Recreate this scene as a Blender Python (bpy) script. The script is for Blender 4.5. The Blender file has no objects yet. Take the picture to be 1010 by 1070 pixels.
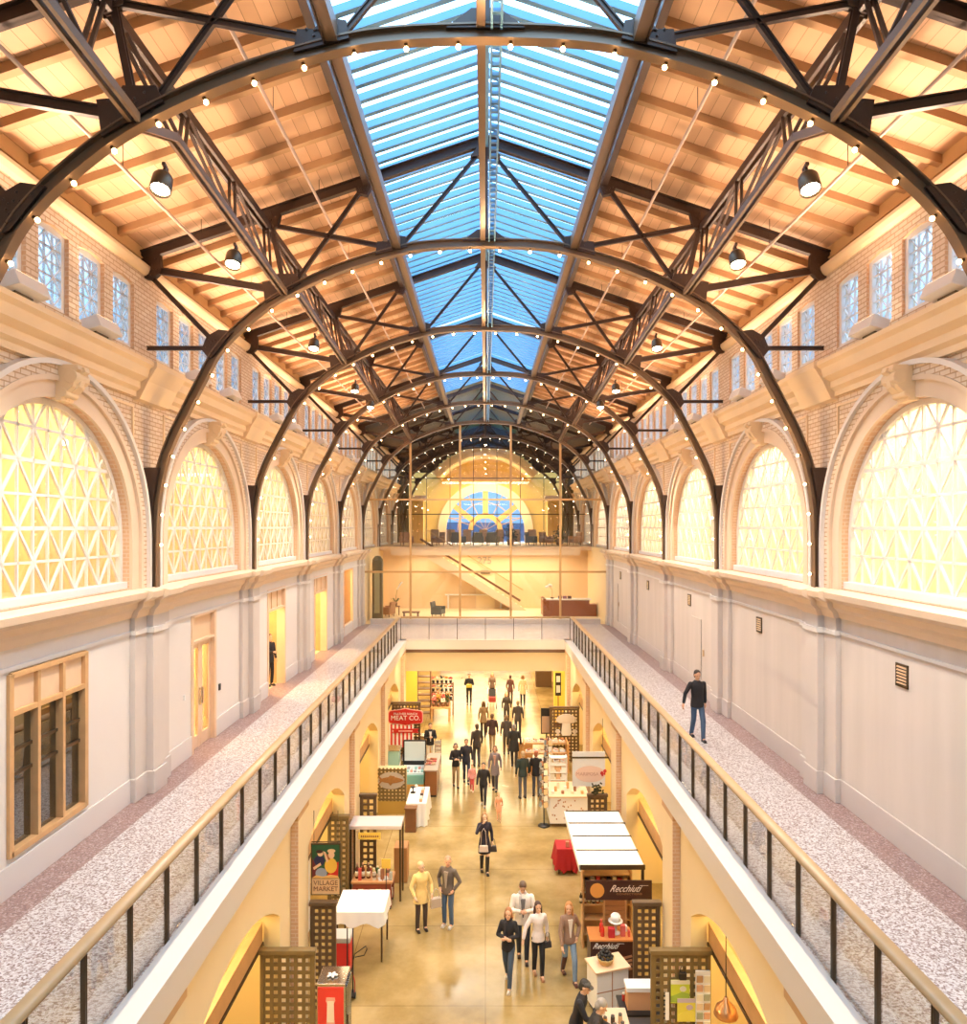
import bpy, bmesh, math, random
from mathutils import Vector, Matrix
R = random.Random(7)
PI = math.pi
COL = bpy.context.scene.collection
F = 760.0          # focal length in pixels of the 1010 px wide frame
CAMZ = 10.1        # eye height above the market floor
MZ = 4.87          # upper walkway level
H = lambda h: CAMZ + h
S = 6.14           # bay spacing
Y0 = 8.32          # first roof truss
TY = [Y0 + S * k for k in range(6)]

# ---------------------------------------------------------------- mesh helper
class MB:
    def __init__(s): s.v = []; s.f = []; s.mi = []; s.cur = 0
    def add(s, vs, fs):
        b = len(s.v); s.v += [tuple(v) for v in vs]
        for f in fs: s.f.append(tuple(b + i for i in f)); s.mi.append(s.cur)
        return s
    def mat(s, i): s.cur = i; return s
    def box(s, x0, x1, y0, y1, z0, z1):
        if x0 > x1: x0, x1 = x1, x0
        if y0 > y1: y0, y1 = y1, y0
        if z0 > z1: z0, z1 = z1, z0
        return s.add([(x0,y0,z0),(x1,y0,z0),(x1,y1,z0),(x0,y1,z0),(x0,y0,z1),(x1,y0,z1),(x1,y1,z1),(x0,y1,z1)],
              [(0,3,2,1),(4,5,6,7),(0,1,5,4),(1,2,6,5),(2,3,7,6),(3,0,4,7)])
    def obox(s, c, sx, sy, sz, rot=None):
        m = rot or Matrix.Identity(3); c = Vector(c)
        vs = [c + m @ Vector((a*sx/2, b*sy/2, d*sz/2)) for d in (-1,1) for a,b in ((-1,-1),(1,-1),(1,1),(-1,1))]
        return s.add(vs, [(0,3,2,1),(4,5,6,7),(0,1,5,4),(1,2,6,5),(2,3,7,6),(3,0,4,7)])
    def bar(s, p0, p1, w, h, up=(0,0,1)):
        """rectangular bar from p0 to p1; w across, h along up"""
        p0, p1 = Vector(p0), Vector(p1); d = (p1-p0)
        if d.length < 1e-6: return s
        d.normalize(); u = Vector(up)
        if abs(d.dot(u)) > .97: u = Vector((0,1,0)) if abs(d.y) < .9 else Vector((1,0,0))
        a = d.cross(u).normalized(); u = a.cross(d).normalized()
        vs = [p + a*(i*w/2) + u*(j*h/2) for p in (p0,p1) for i,j in ((-1,-1),(1,-1),(1,1),(-1,1))]
        return s.add(vs, [(0,1,2,3),(7,6,5,4),(0,4,5,1),(1,5,6,2),(2,6,7,3),(3,7,4,0)])
    def ibeam(s, p0, p1, w, h, up=(0,0,1), t=.02):
        p0, p1 = Vector(p0), Vector(p1); d = (p1-p0).normalized(); u = Vector(up)
        if abs(d.dot(u)) > .97: u = Vector((0,1,0)) if abs(d.y) < .9 else Vector((1,0,0))
        a = d.cross(u).normalized(); u = a.cross(d).normalized()
        s.bar(p0, p1, t, h, u)
        for k in (-1,1): s.bar(p0+u*k*(h/2-t/2), p1+u*k*(h/2-t/2), w, t, u)
        return s
    def tube(s, pts, r, n=8, cap=True, r1=None):
        pts = [Vector(p) for p in pts]; N = len(pts); rs = r if isinstance(r,(list,tuple)) else [r]*N
        vs = []; pa = None
        for i,p in enumerate(pts):
            d = (pts[min(i+1,N-1)] - pts[max(i-1,0)])
            d = d.normalized() if d.length > 1e-9 else Vector((0,0,1))
            if pa is None:
                q = Vector((0,0,1)) if abs(d.z) < .9 else Vector((1,0,0)); a = d.cross(q).normalized()
            else:
                a = (pa - d*pa.dot(d)); a = a.normalized() if a.length > 1e-6 else d.cross(Vector((0,0,1))).normalized()
            pa = a; b = d.cross(a)
            for k in range(n):
                t = 2*PI*k/n; vs.append(p + a*math.cos(t)*rs[i] + b*math.sin(t)*rs[i])
        fs = []
        for i in range(N-1):
            for k in range(n):
                k2 = (k+1)%n; fs.append((i*n+k, i*n+k2, (i+1)*n+k2, (i+1)*n+k))
        if cap: fs.append(tuple(range(n-1,-1,-1))); fs.append(tuple((N-1)*n+k for k in range(n)))
        return s.add(vs, fs)
    def lathe(s, prof, c=(0,0,0), n=16, axis='z', sx=1, sy=1):
        c = Vector(c); vs = []; fs = []
        for r,z in prof:
            for k in range(n):
                t = 2*PI*k/n; p = Vector((r*math.cos(t)*sx, r*math.sin(t)*sy, z))
                if axis == 'y': p = Vector((p.x, p.z, p.y))
                if axis == 'x': p = Vector((p.z, p.x, p.y))
                vs.append(c+p)
        for i in range(len(prof)-1):
            for k in range(n):
                k2=(k+1)%n; fs.append((i*n+k, i*n+k2, (i+1)*n+k2, (i+1)*n+k))
        if prof[0][0] > 1e-4: fs.append(tuple(range(n-1,-1,-1)))
        if prof[-1][0] > 1e-4: fs.append(tuple((len(prof)-1)*n+k for k in range(n)))
        return s.add(vs, fs)
    def ball(s, c, rx, ry=None, rz=None, n=10, m=7, rot=None):
        ry = ry or rx; rz = rz or rx; c = Vector(c); vs=[]; fs=[]
        for i in range(m+1):
            ph = PI*i/m
            for k in range(n):
                t=2*PI*k/n; p=Vector((rx*math.sin(ph)*math.cos(t), ry*math.sin(ph)*math.sin(t), rz*math.cos(ph)))
                vs.append(c+(rot@p if rot else p))
        for i in range(m):
            for k in range(n):
                k2=(k+1)%n; fs.append((i*n+k,(i+1)*n+k,(i+1)*n+k2,i*n+k2))
        return s.add(vs,fs)
    def prism(s, poly, axis, a0, a1):
        """poly: list of 2-D points; axis x: (y,z) pts, y: (x,z) pts, z: (x,y) pts"""
        n=len(poly); mk={'x':lambda p,a:(a,p[0],p[1]),'y':lambda p,a:(p[0],a,p[1]),'z':lambda p,a:(p[0],p[1],a)}[axis]
        vs=[mk(p,a0) for p in poly]+[mk(p,a1) for p in poly]
        fs=[tuple(range(n)),tuple(range(2*n-1,n-1,-1))]+[(i,n+i,n+(i+1)%n,(i+1)%n) for i in range(n)]
        return s.add(vs,fs)
    def sheet(s, rows, close=False):
        n=len(rows[0]); vs=[p for r in rows for p in r]; fs=[]
        for i in range(len(rows)-1):
            for k in range(n-1 if not close else n):
                k2=(k+1)%n; fs.append((i*n+k,i*n+k2,(i+1)*n+k2,(i+1)*n+k))
        return s.add(vs,fs)
    def build(s, name, mat, parent=None, smooth=False, loc=None, bevel=0):
        me = bpy.data.meshes.new(name); me.from_pydata(s.v, [], s.f)
        for m in (mat if isinstance(mat,(list,tuple)) else [mat]): me.materials.append(m)
        if any(s.mi): me.polygons.foreach_set('material_index', s.mi)
        bm = bmesh.new(); bm.from_mesh(me)
        bmesh.ops.recalc_face_normals(bm, faces=bm.faces); bm.to_mesh(me); bm.free()
        if smooth: me.polygons.foreach_set('use_smooth', [True]*len(me.polygons))
        me.update()
        o = bpy.data.objects.new(name, me); COL.objects.link(o)
        if parent: o.parent = parent
        if loc: o.location = loc
        if bevel:
            b = o.modifiers.new('bevel','BEVEL'); b.width = bevel; b.segments = 2; b.limit_method='ANGLE'
        return o

def tag(o, label, cat=None, group=None, kind=None):
    o['label'] = label
    if cat: o['category'] = cat
    if group: o['group'] = group
    if kind: o['kind'] = kind
    return o
def struct(o, label, cat): return tag(o, label, cat, None, 'structure')
def empty(name, loc=(0,0,0), rz=0, label=None, cat=None, group=None, kind=None):
    o = bpy.data.objects.new(name, None); COL.objects.link(o); o.location = loc; o.rotation_euler = (0,0,rz)
    o.empty_display_size = .1
    if label: tag(o, label, cat, group, kind)
    return o
KIDS = {}
def copy_tree(o, loc=None, rz=None, label=None, parent=None):
    c = o.copy(); COL.objects.link(c)
    if parent: c.parent = parent
    if loc is not None: c.location = loc
    if rz is not None: c.rotation_euler = (0,0,rz)
    if label: c['label'] = label
    for ch in list(o.children): copy_tree(ch, parent=c)
    return c
ORD = ['first','second','third','fourth','fifth','sixth','seventh','eighth','ninth','tenth']

# ---------------------------------------------------------------- materials
def newmat(name):
    m = bpy.data.materials.new(name); m.use_nodes = True
    nt = m.node_tree; b = nt.nodes['Principled BSDF']; return m, nt, b
def plain(name, col, rough=.6, metal=0, noise=0, scale=8, emis=None, estr=1, bump=0, spec=None):
    m, nt, b = newmat(name)
    b.inputs['Base Color'].default_value = (*col,1); b.inputs['Roughness'].default_value = rough
    b.inputs['Metallic'].default_value = metal
    if spec is not None: b.inputs['Specular IOR Level'].default_value = spec
    if emis: b.inputs['Emission Color'].default_value=(*emis,1); b.inputs['Emission Strength'].default_value=estr
    if noise or bump:
        tc = nt.nodes.new('ShaderNodeTexCoord'); n = nt.nodes.new('ShaderNodeTexNoise')
        n.inputs['Scale'].default_value = scale; n.inputs['Detail'].default_value = 5
        nt.links.new(tc.outputs['Object'], n.inputs['Vector'])
        if noise:
            mx = nt.nodes.new('ShaderNodeMix'); mx.data_type='RGBA'
            mx.inputs['A'].default_value=(*[c*(1-noise) for c in col],1); mx.inputs['B'].default_value=(*[min(1,c*(1+noise)) for c in col],1)
            nt.links.new(n.outputs['Fac'], mx.inputs['Factor']); nt.links.new(mx.outputs['Result'], b.inputs['Base Color'])
        if bump:
            bp = nt.nodes.new('ShaderNodeBump'); bp.inputs['Strength'].default_value=bump; bp.inputs['Distance'].default_value=.02
            nt.links.new(n.outputs['Fac'], bp.inputs['Height']); nt.links.new(bp.outputs['Normal'], b.inputs['Normal'])
    return m
def ramp(nt, stops, interp='LINEAR'):
    r = nt.nodes.new('ShaderNodeValToRGB'); r.color_ramp.interpolation = interp
    el = r.color_ramp.elements
    while len(el) > len(stops): el.remove(el[-1])
    while len(el) < len(stops): el.new(1)
    for e,(p,c) in zip(el, stops): e.position = p; e.color = (*c,1)
    return r
def swiz(nt, order, sc=(1,1,1)):
    """object coordinates re-ordered, e.g. 'yz' -> (y,z,0)"""
    tc = nt.nodes.new('ShaderNodeTexCoord'); sp = nt.nodes.new('ShaderNodeSeparateXYZ'); cb = nt.nodes.new('ShaderNodeCombineXYZ')
    nt.links.new(tc.outputs['Object'], sp.inputs[0])
    for i,a in enumerate(order): nt.links.new(sp.outputs['XYZ'.index(a.upper())], cb.inputs[i])
    mp = nt.nodes.new('ShaderNodeMapping'); mp.inputs['Scale'].default_value = sc
    nt.links.new(cb.outputs[0], mp.inputs['Vector']); return mp.outputs['Vector']
def bricks(name, order, c1, c2, mortar, bw, bh, ms=.012, rough=.8, bump=.4, off=.5):
    m, nt, b = newmat(name); v = swiz(nt, order)
    t = nt.nodes.new('ShaderNodeTexBrick'); nt.links.new(v, t.inputs['Vector'])
    t.offset = off
    t.inputs['Scale'].default_value=1; t.inputs['Brick Width'].default_value=bw; t.inputs['Row Height'].default_value=bh
    t.inputs['Mortar Size'].default_value=ms; t.inputs['Color1'].default_value=(*c1,1); t.inputs['Color2'].default_value=(*c2,1)
    t.inputs['Mortar'].default_value=(*mortar,1); t.inputs['Bias'].default_value=0
    n = nt.nodes.new('ShaderNodeTexNoise'); n.inputs['Scale'].default_value=1.3; n.inputs['Detail'].default_value=6
    nt.links.new(v, n.inputs['Vector'])
    mx = nt.nodes.new('ShaderNodeMix'); mx.data_type='RGBA'; mx.blend_type='MULTIPLY'; mx.inputs['Factor'].default_value=.35
    r = ramp(nt, [(.3,(.75,.7,.66)),(.7,(1,1,1))]); nt.links.new(n.outputs['Fac'], r.inputs[0])
    nt.links.new(t.outputs['Color'], mx.inputs['A']); nt.links.new(r.outputs['Color'], mx.inputs['B'])
    nt.links.new(mx.outputs['Result'], b.inputs['Base Color']); b.inputs['Roughness'].default_value=rough
    if bump:
        bp = nt.nodes.new('ShaderNodeBump'); bp.inputs['Strength'].default_value=bump; bp.inputs['Distance'].default_value=.01; bp.invert=True
        nt.links.new(t.outputs['Fac'], bp.inputs['Height']); nt.links.new(bp.outputs['Normal'], b.inputs['Normal'])
    return m
def glass(name, tint=(1,1,1), refl=.08, rough=.02):
    m = bpy.data.materials.new(name); m.use_nodes=True; nt=m.node_tree; nt.nodes.clear()
    o=nt.nodes.new('ShaderNodeOutputMaterial'); mx=nt.nodes.new('ShaderNodeMixShader'); t=nt.nodes.new('ShaderNodeBsdfTransparent'); g=nt.nodes.new('ShaderNodeBsdfGlossy')
    t.inputs['Color'].default_value=(*tint,1); g.inputs['Roughness'].default_value=rough
    lw=nt.nodes.new('ShaderNodeLayerWeight'); lw.inputs['Blend'].default_value=.15
    mm=nt.nodes.new('ShaderNodeMath'); mm.operation='MULTIPLY_ADD'; mm.inputs[1].default_value=.5; mm.inputs[2].default_value=refl*.5
    nt.links.new(lw.outputs['Fresnel'], mm.inputs[0]); nt.links.new(mm.outputs[0], mx.inputs['Fac'])
    nt.links.new(t.outputs[0], mx.inputs[1]); nt.links.new(g.outputs[0], mx.inputs[2]); nt.links.new(mx.outputs[0], o.inputs['Surface'])
    return m
def terrazzo(name, base, s1, s2, scale, rough=.28, dens=.5):
    m, nt, b = newmat(name); tc = nt.nodes.new('ShaderNodeTexCoord')
    v = nt.nodes.new('ShaderNodeTexVoronoi'); v.inputs['Scale'].default_value=scale; nt.links.new(tc.outputs['Object'], v.inputs['Vector'])
    sp = nt.nodes.new('ShaderNodeSeparateColor'); nt.links.new(v.outputs['Color'], sp.inputs[0])
    r = ramp(nt, [(0,s1),(dens*.4,s2),(dens*.75,[(a+c)/2 for a,c in zip(base,s2)]),(dens,base),(1,[min(1,c*1.12) for c in base])], 'CONSTANT')
    nt.links.new(sp.outputs[0], r.inputs[0])
    nt.links.new(r.outputs['Color'], b.inputs['Base Color']); b.inputs['Roughness'].default_value=rough
    return m

M = {}
M['steel'] = plain('dark_steel', (.065,.036,.024), .40, .15, noise=.25, scale=3)
M['steel_tan'] = plain('painted_steel', (.19,.12,.072), .35, .3)
M['bar_sky_tint'] = plain('skylight_bar_sky_tint', (.16,.34,.50), .35, .1)  # blue sky light put into the colour of skylight bars and crown lattice
M['bronze'] = plain('bronze_metal', (.10,.065,.035), .35, .6)
M['brass'] = plain('brass_rail_wood', (.60,.38,.19), .28, 0, noise=.1, scale=6)
M['brick'] = bricks('buff_brick', 'yz', (.84,.70,.55), (.76,.58,.42), (.56,.37,.22), .24, .085, .011)
M['brick_x'] = bricks('buff_brick_cross', 'xz', (.80,.58,.36), (.74,.50,.30), (.86,.70,.50), .21, .07, .012)
M['brick_pil'] = bricks('pilaster_brick', 'xz', (.80,.52,.32), (.76,.47,.27), (.84,.62,.42), .20, .075, .01)
M['stone'] = plain('cream_stone', (.78,.60,.43), .6, noise=.08, scale=1.5, bump=.05)
M['stone_gold'] = plain('golden_stone', (.86,.64,.40), .6, noise=.12, scale=1.2)
M['plaster_l'] = plain('pale_plaster', (.76,.69,.63), .7, noise=.04, scale=.8)
def streaky(name, c1, c2):
    m, nt, b = newmat(name); v = swiz(nt, 'yz', (1.3,.12,1))
    n = nt.nodes.new('ShaderNodeTexNoise'); n.inputs['Scale'].default_value=1.6; n.inputs['Detail'].default_value=6; nt.links.new(v,n.inputs['Vector'])
    r = ramp(nt, [(.3,c1),(.65,c2)]); nt.links.new(n.outputs['Fac'], r.inputs[0]); nt.links.new(r.outputs[0], b.inputs['Base Color'])
    b.inputs['Roughness'].default_value=.65; return m
M['plaster_r'] = streaky('limestone_panel', (.62,.54,.47), (.69,.60,.53))
M['pil_grey'] = plain('grey_stone_pilaster', (.64,.56,.50), .6, noise=.05, scale=2)
M['white_trim'] = plain('white_trim', (.80,.74,.68), .5)
M['sill_white'] = plain('pale_sill', (.74,.70,.68), .5)
M['terrazzo'] = terrazzo('white_terrazzo', (.68,.65,.64), (.26,.18,.16), (.44,.36,.33), 44, .3, .62)
M['terrazzo_dark'] = terrazzo('mauve_terrazzo', (.30,.19,.17), (.44,.34,.32), (.20,.12,.11), 44, .35, .5)
M['curb'] = plain('cream_curb', (.80,.72,.62), .5)
M['cream_wall'] = plain('cream_arcade_plaster', (.90,.73,.46), .7, noise=.05, scale=1)
M['ochre_wall'] = plain('yellow_ochre_wall', (.86,.68,.34), .7)
M['wood'] = plain('honey_wood', (.62,.36,.16), .45, noise=.2, scale=4)
M['wood_light'] = plain('maple_wood', (.80,.56,.36), .4, noise=.08, scale=4)
M['wood_dark'] = plain('walnut_wood', (.20,.09,.04), .4, noise=.2, scale=6)
M['wood_red'] = plain('red_brown_wood', (.28,.06,.03), .4, noise=.15, scale=6)
M['joist'] = plain('joist_wood', (.52,.31,.155), .6, noise=.15, scale=3)
M['beam_gold'] = plain('eave_beam_wood', (.60,.36,.15), .55, noise=.15, scale=1.5)
def deck():
    m, nt, b = newmat('deck_boards'); tc = nt.nodes.new('ShaderNodeTexCoord'); sp = nt.nodes.new('ShaderNodeSeparateXYZ')
    nt.links.new(tc.outputs['Object'], sp.inputs[0])
    mul = nt.nodes.new('ShaderNodeMath'); mul.operation='MULTIPLY'; mul.inputs[1].default_value=1/.19; nt.links.new(sp.outputs[0], mul.inputs[0])
    fr = nt.nodes.new('ShaderNodeMath'); fr.operation='FRACT'; nt.links.new(mul.outputs[0], fr.inputs[0])
    fl = nt.nodes.new('ShaderNodeMath'); fl.operation='FLOOR'; nt.links.new(mul.outputs[0], fl.inputs[0])
    wn = nt.nodes.new('ShaderNodeTexWhiteNoise'); wn.noise_dimensions='1D'; nt.links.new(fl.outputs[0], wn.inputs['W'])
    r = ramp(nt, [(0,(.66,.40,.23)),(1,(.77,.49,.29))]); nt.links.new(wn.outputs['Value'], r.inputs[0])
    g = ramp(nt, [(0,(.25,.14,.08)),(.07,(1,1,1))]); nt.links.new(fr.outputs[0], g.inputs[0])
    mx = nt.nodes.new('ShaderNodeMix'); mx.data_type='RGBA'; mx.blend_type='MULTIPLY'; mx.inputs['Factor'].default_value=.8
    nt.links.new(r.outputs[0], mx.inputs['A']); nt.links.new(g.outputs[0], mx.inputs['B']); nt.links.new(mx.outputs['Result'], b.inputs['Base Color'])
    b.inputs['Roughness'].default_value=.55; return m
M['deck'] = deck()
def concrete():
    m, nt, b = newmat('polished_concrete'); tc = nt.nodes.new('ShaderNodeTexCoord')
    n = nt.nodes.new('ShaderNodeTexNoise'); n.inputs['Scale'].default_value=.55; n.inputs['Detail'].default_value=8; n.inputs['Roughness'].default_value=.6
    nt.links.new(tc.outputs['Object'], n.inputs['Vector'])
    r = ramp(nt, [(.28,(.20,.13,.04)),(.5,(.35,.245,.095)),(.72,(.52,.38,.18))]); nt.links.new(n.outputs['Fac'], r.inputs[0])
    t = nt.nodes.new('ShaderNodeTexBrick'); t.offset=0; nt.links.new(tc.outputs['Object'], t.inputs['Vector'])
    for k,v in (('Scale',1),('Brick Width',3.1),('Row Height',3.07),('Mortar Size',.012)): t.inputs[k].default_value=v
    t.inputs['Color1'].default_value=(1,1,1,1); t.inputs['Color2'].default_value=(.9,.88,.85,1); t.inputs['Mortar'].default_value=(.55,.5,.42,1)
    mx = nt.nodes.new('ShaderNodeMix'); mx.data_type='RGBA'; mx.blend_type='MULTIPLY'; mx.inputs['Factor'].default_value=.8
    nt.links.new(r.outputs[0], mx.inputs['A']); nt.links.new(t.outputs['Color'], mx.inputs['B']); nt.links.new(mx.outputs['Result'], b.inputs['Base Color'])
    r2 = ramp(nt, [(.3,(.13,)*3),(.7,(.28,)*3)]); nt.links.new(n.outputs['Fac'], r2.inputs[0]); nt.links.new(r2.outputs[0], b.inputs['Roughness'])
    return m
M['concrete'] = concrete()
M['glass'] = glass('clear_glass')
M['bay_sky'] = M['glass']
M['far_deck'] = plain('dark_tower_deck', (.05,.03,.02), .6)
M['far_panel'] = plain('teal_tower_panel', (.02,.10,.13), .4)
M['water'] = plain('bay_water', (.03,.10,.20), .25)
M['lens']=None
M['glass_rail'] = glass('railing_glass', (.99,.995,.985), .01)
M['glass_dark'] = glass('tinted_glass', (.45,.47,.45), .5, .01)
M['glass_sky'] = glass('skylight_glass', (.95,.98,1), .03)
M['bulb'] = plain('lit_bulb', (1,.9,.7), .4, emis=(1,.60,.26), estr=22)
M['led'] = plain('lit_led', (1,.95,.8), .4, emis=(1,.92,.7), estr=5)
M['white'] = plain('white_paint', (.82,.80,.76), .5)
M['black'] = plain('black_paint', (.015,.013,.012), .45)
M['pipe'] = plain('conduit_paint', (.58,.42,.32), .5)
M['lattice'] = plain('olive_lattice', (.19,.125,.045), .5, noise=.2, scale=5)
M['lattice_brown'] = plain('brown_lattice', (.13,.075,.035), .5, noise=.2, scale=5)
M['cloth_white'] = plain('white_cloth', (.85,.82,.78), .8)
M['red'] = plain('red_paint', (.62,.03,.03), .45)
M['cloth_red'] = plain('red_cloth', (.42,.012,.015), .75)
M['office'] = plain('office_wall_paint', (.86,.74,.42), .8)
M['office_r'] = plain('office_wall_pale_paint', (.90,.82,.62), .8)
M['chrome'] = plain('chrome', (.6,.58,.55), .2, 1)
# ================================================================ THE HALL
SIDE = {-1:'left', 1:'right'}
XW = 6.75

def C(name, col, **k):
    if name not in M: M[name]=plain(name,col,**k)
    return M[name]
def catmull(pts, n=6):
    out=[]; P=[Vector(p) for p in pts]
    for i in range(len(P)-1):
        p0=P[max(i-1,0)]; p1=P[i]; p2=P[i+1]; p3=P[min(i+2,len(P)-1)]
        for k in range(n):
            t=k/n; out.append(.5*((2*p1)+(p2-p0)*t+(2*p0-5*p1+4*p2-p3)*t*t+(3*p1-p0-3*p2+p3)*t*t*t))
    out.append(P[-1]); return out

def wall_holes(mb, s, X, y0, y1, z0, z1, ops, T=.3, n=28):
    """wall face at x=s*X with openings; ops: (yc, hw, zb, top(dy)); material 0 face, 1 reveal"""
    ops = sorted(ops, key=lambda o:o[0]); y = y0; x = s*X; xo = s*(X+T)
    def quad(a,b,c,d): mb.add([a,b,c,d],[(0,1,2,3)])
    for yc,hw,zb,top in ops:
        a, b = yc-hw, yc+hw
        mb.mat(0); quad((x,y,z0),(x,a,z0),(x,a,z1),(x,y,z1))
        ys = [yc - hw*math.cos(PI*i/n) for i in range(n+1)]
        for i in range(n):
            t0, t1 = top(ys[i]-yc), top(ys[i+1]-yc)
            mb.mat(0); quad((x,ys[i],t0),(x,ys[i+1],t1),(x,ys[i+1],z1),(x,ys[i],z1))
            mb.mat(1); quad((x,ys[i],t0),(xo,ys[i],t0),(xo,ys[i+1],t1),(x,ys[i+1],t1))
        mb.mat(0)
        if zb > z0+.001:
            quad((x,a,z0),(x,b,z0),(x,b,zb),(x,a,zb)); mb.mat(1); quad((x,a,zb),(x,b,zb),(xo,b,zb),(xo,a,zb))
        mb.mat(1)
        for yy in (a,b): quad((x,yy,zb),(xo,yy,zb),(xo,yy,top(hw if yy==b else -hw)),(x,yy,top(hw if yy==b else -hw)))
        y = b
    mb.mat(0); quad((x,y,z0),(x,y1,z0),(x,y1,z1),(x,y,z1))
    # back face so the wall has thickness
    return mb
def extr(mb, s, prof, y0, y1):
    """moulding: profile [(X,z)...] swept along y, closed by its ends"""
    pr=[(s*a,b) for a,b in prof]; mb.prism(pr,'y',y0,y1); return mb

# ---- floors
m = MB(); m.box(-8,8,-6,64,-.3,0)
struct(m.build('floor', M['concrete']), 'polished ochre concrete market floor with saw-cut joints', 'floor')
for s in (-1,1):
    m = MB(); m.box(s*3.97, s*6.21, -6, 39.3, MZ-.35, MZ); m.box(s*3.68,s*3.97,-6,33.4,MZ-.37,MZ-.04)
    m2 = MB()
    struct(m.build('floor_walkway_'+SIDE[s], M['terrazzo']), f'white speckled terrazzo floor of the upper walkway along the {SIDE[s]} wall', 'floor')
    m2.box(s*6.21, s*7.0, -6, 39.3, MZ-.35, MZ)
    struct(m2.build('trim_'+('3' if s<0 else '4'), M['terrazzo_dark']), f'mauve terrazzo border strip at the foot of the {SIDE[s]} upper wall', 'floor border')
    m3 = MB(); m3.box(s*3.64,s*3.97,-6,33.7,MZ-.38,MZ+.05)
    struct(m3.build('trim_'+('5' if s<0 else '6'), M['curb']), f'cream curb edging the {SIDE[s]} side of the open well', 'curb')
m = MB(); m.box(-3.97,3.97,33.75,39.3,MZ-.35,MZ)
struct(m.build('floor_bridge', M['terrazzo']), 'terrazzo bridge floor joining the two walkways before the glass wall', 'floor')
m = MB(); m.box(-3.97,3.97,33.42,33.75,MZ-.38,MZ+.05)
struct(m.build('trim_7', M['curb']), 'cream curb edging the far end of the open well', 'curb')
m = MB(); m.box(-7.2,7.2,39.3,47.8,MZ-.35,MZ)
struct(m.build('floor_lobby', M['cream_wall']), 'pale cream lobby floor behind the glass wall', 'floor')
m = MB(); m.box(-7.2,7.2,45.4,60.5,H(-1.45),H(-1.2))
struct(m.build('floor_lounge', M['wood_light']), 'upper lounge floor above the lobby behind the glass wall', 'floor')

# ---- arcade (ground level) walls with pilasters
PILY = [2.0, 8.06, 14.2, 20.34, 26.48]
for s in (-1,1):
    R0 = 3.83
    seg = lambda dy: 2.9 + math.sqrt(max(R0*R0-dy*dy,0)) - (R0-.75)
    ops = [(PILY[k]+.45+5.34/2+.0, 2.28, 0, seg) for k in range(0,5)]
    m = MB(); wall_holes(m, s, 3.80, -2, 33.9, 0, MZ-.37, ops, .3, 20)
    struct(m.build('wall_arcade_'+SIDE[s], [M['cream_wall'], M['ochre_wall']]), f'cream arcade wall of low arches below the {SIDE[s]} walkway', 'wall')
    for k,y in enumerate(PILY[1:]+[32.6]):
        m = MB(); m.mat(0).box(s*3.65, s*3.81, y, y+.8, 0, MZ-.381)
        m.mat(1).box(s*3.652, s*3.795, y-.012, y+.0, 0, MZ-.5)
        m.mat(2).box(s*3.645, s*3.80, y-.03, y+.83, MZ-.50, MZ-.381)
        struct(m.build(f'trim_{20+k+(0 if s<0 else 10)}', [M['cream_wall'], M['brick_pil'], M['wood']]), f'brick-faced pilaster of the {SIDE[s]} arcade, {ORD[k]} from the near end', 'pilaster')
    m = MB(); m.box(s*7.2, s*7.35, -2, 34, 0, MZ-.35)
    struct(m.build('wall_stalls_'+SIDE[s], M['ochre_wall']), f'yellow rear wall of the shops under the {SIDE[s]} walkway', 'wall')
    for k in range(1,5):
        m = MB(); yc = PILY[k]+.45+2.67
        m.mat(0).box(s*4.12, s*4.26, yc-2.28, yc+2.28, 2.42, 2.80); m.mat(1).box(s*4.10,s*4.28,yc-2.28,yc+2.28,2.36,2.43)
        struct(m.build(f'trim_{40+k+(0 if s<0 else 10)}', [M['wood'], M['bronze']]), f'wooden transom beam across the {SIDE[s]} arcade arch, {ORD[k-1]} bay from the near end', 'beam')
    # cross walls between the shops
    for k in range(1,5):
        m = MB(); m.box(s*4.1, s*7.2, PILY[k]+.3, PILY[k]+.5, 0, MZ-.35)
        struct(m.build(f'wall_partition_{k if s<0 else k+4}', M['ochre_wall']), f'yellow party wall between shops on the {SIDE[s]} side, {ORD[k-1]} from the near end', 'wall')
    m = MB(); m.box(s*5.6, s*5.75, 34, 62, 0, 3.6)
    struct(m.build('wall_hall_'+SIDE[s], M['ochre_wall']), f'yellow {SIDE[s]} wall of the market hall beyond the bridge', 'wall')
    m = MB(); m.box(s*3.93, s*7.3, 33.8, 34.0, 0, MZ-.35)
    m.mat(1).box(s*3.935, s*4.25, 33.785, 33.8, 0, 3.4)
    struct(m.build('wall_return_'+SIDE[s], [M['cream_wall'], M['brick_pil']]), f'brick-edged jamb at the {SIDE[s]} of the opening under the bridge', 'wall')
m = MB(); m.box(-3.95,3.95,34.0,34.3,3.38,4.28)
struct(m.build('wall_header', M['cream_wall']), 'cream brick header over the opening under the bridge', 'wall')
m = MB(); m.box(-3.9,3.9,33.8,34.0,4.28,4.48)
struct(m.build('trim_8', M['wood_dark']), 'dark slot above the header under the bridge', 'trim')
m = MB(); m.box(-5.75,5.75,34.3,62,3.6,3.75)
struct(m.build('ceiling_hall', M['cream_wall']), 'cream ceiling of the market hall beyond the bridge', 'ceiling')
m = MB(); m.box(-8,8,62,62.2,2.9,3.75); m.box(-8,-4,62,62.2,0,2.9); m.box(4,8,62,62.2,0,2.9)
struct(m.build('wall_far_end', M['cream_wall']), 'far end wall of the market hall around the street doors', 'wall')
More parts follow.
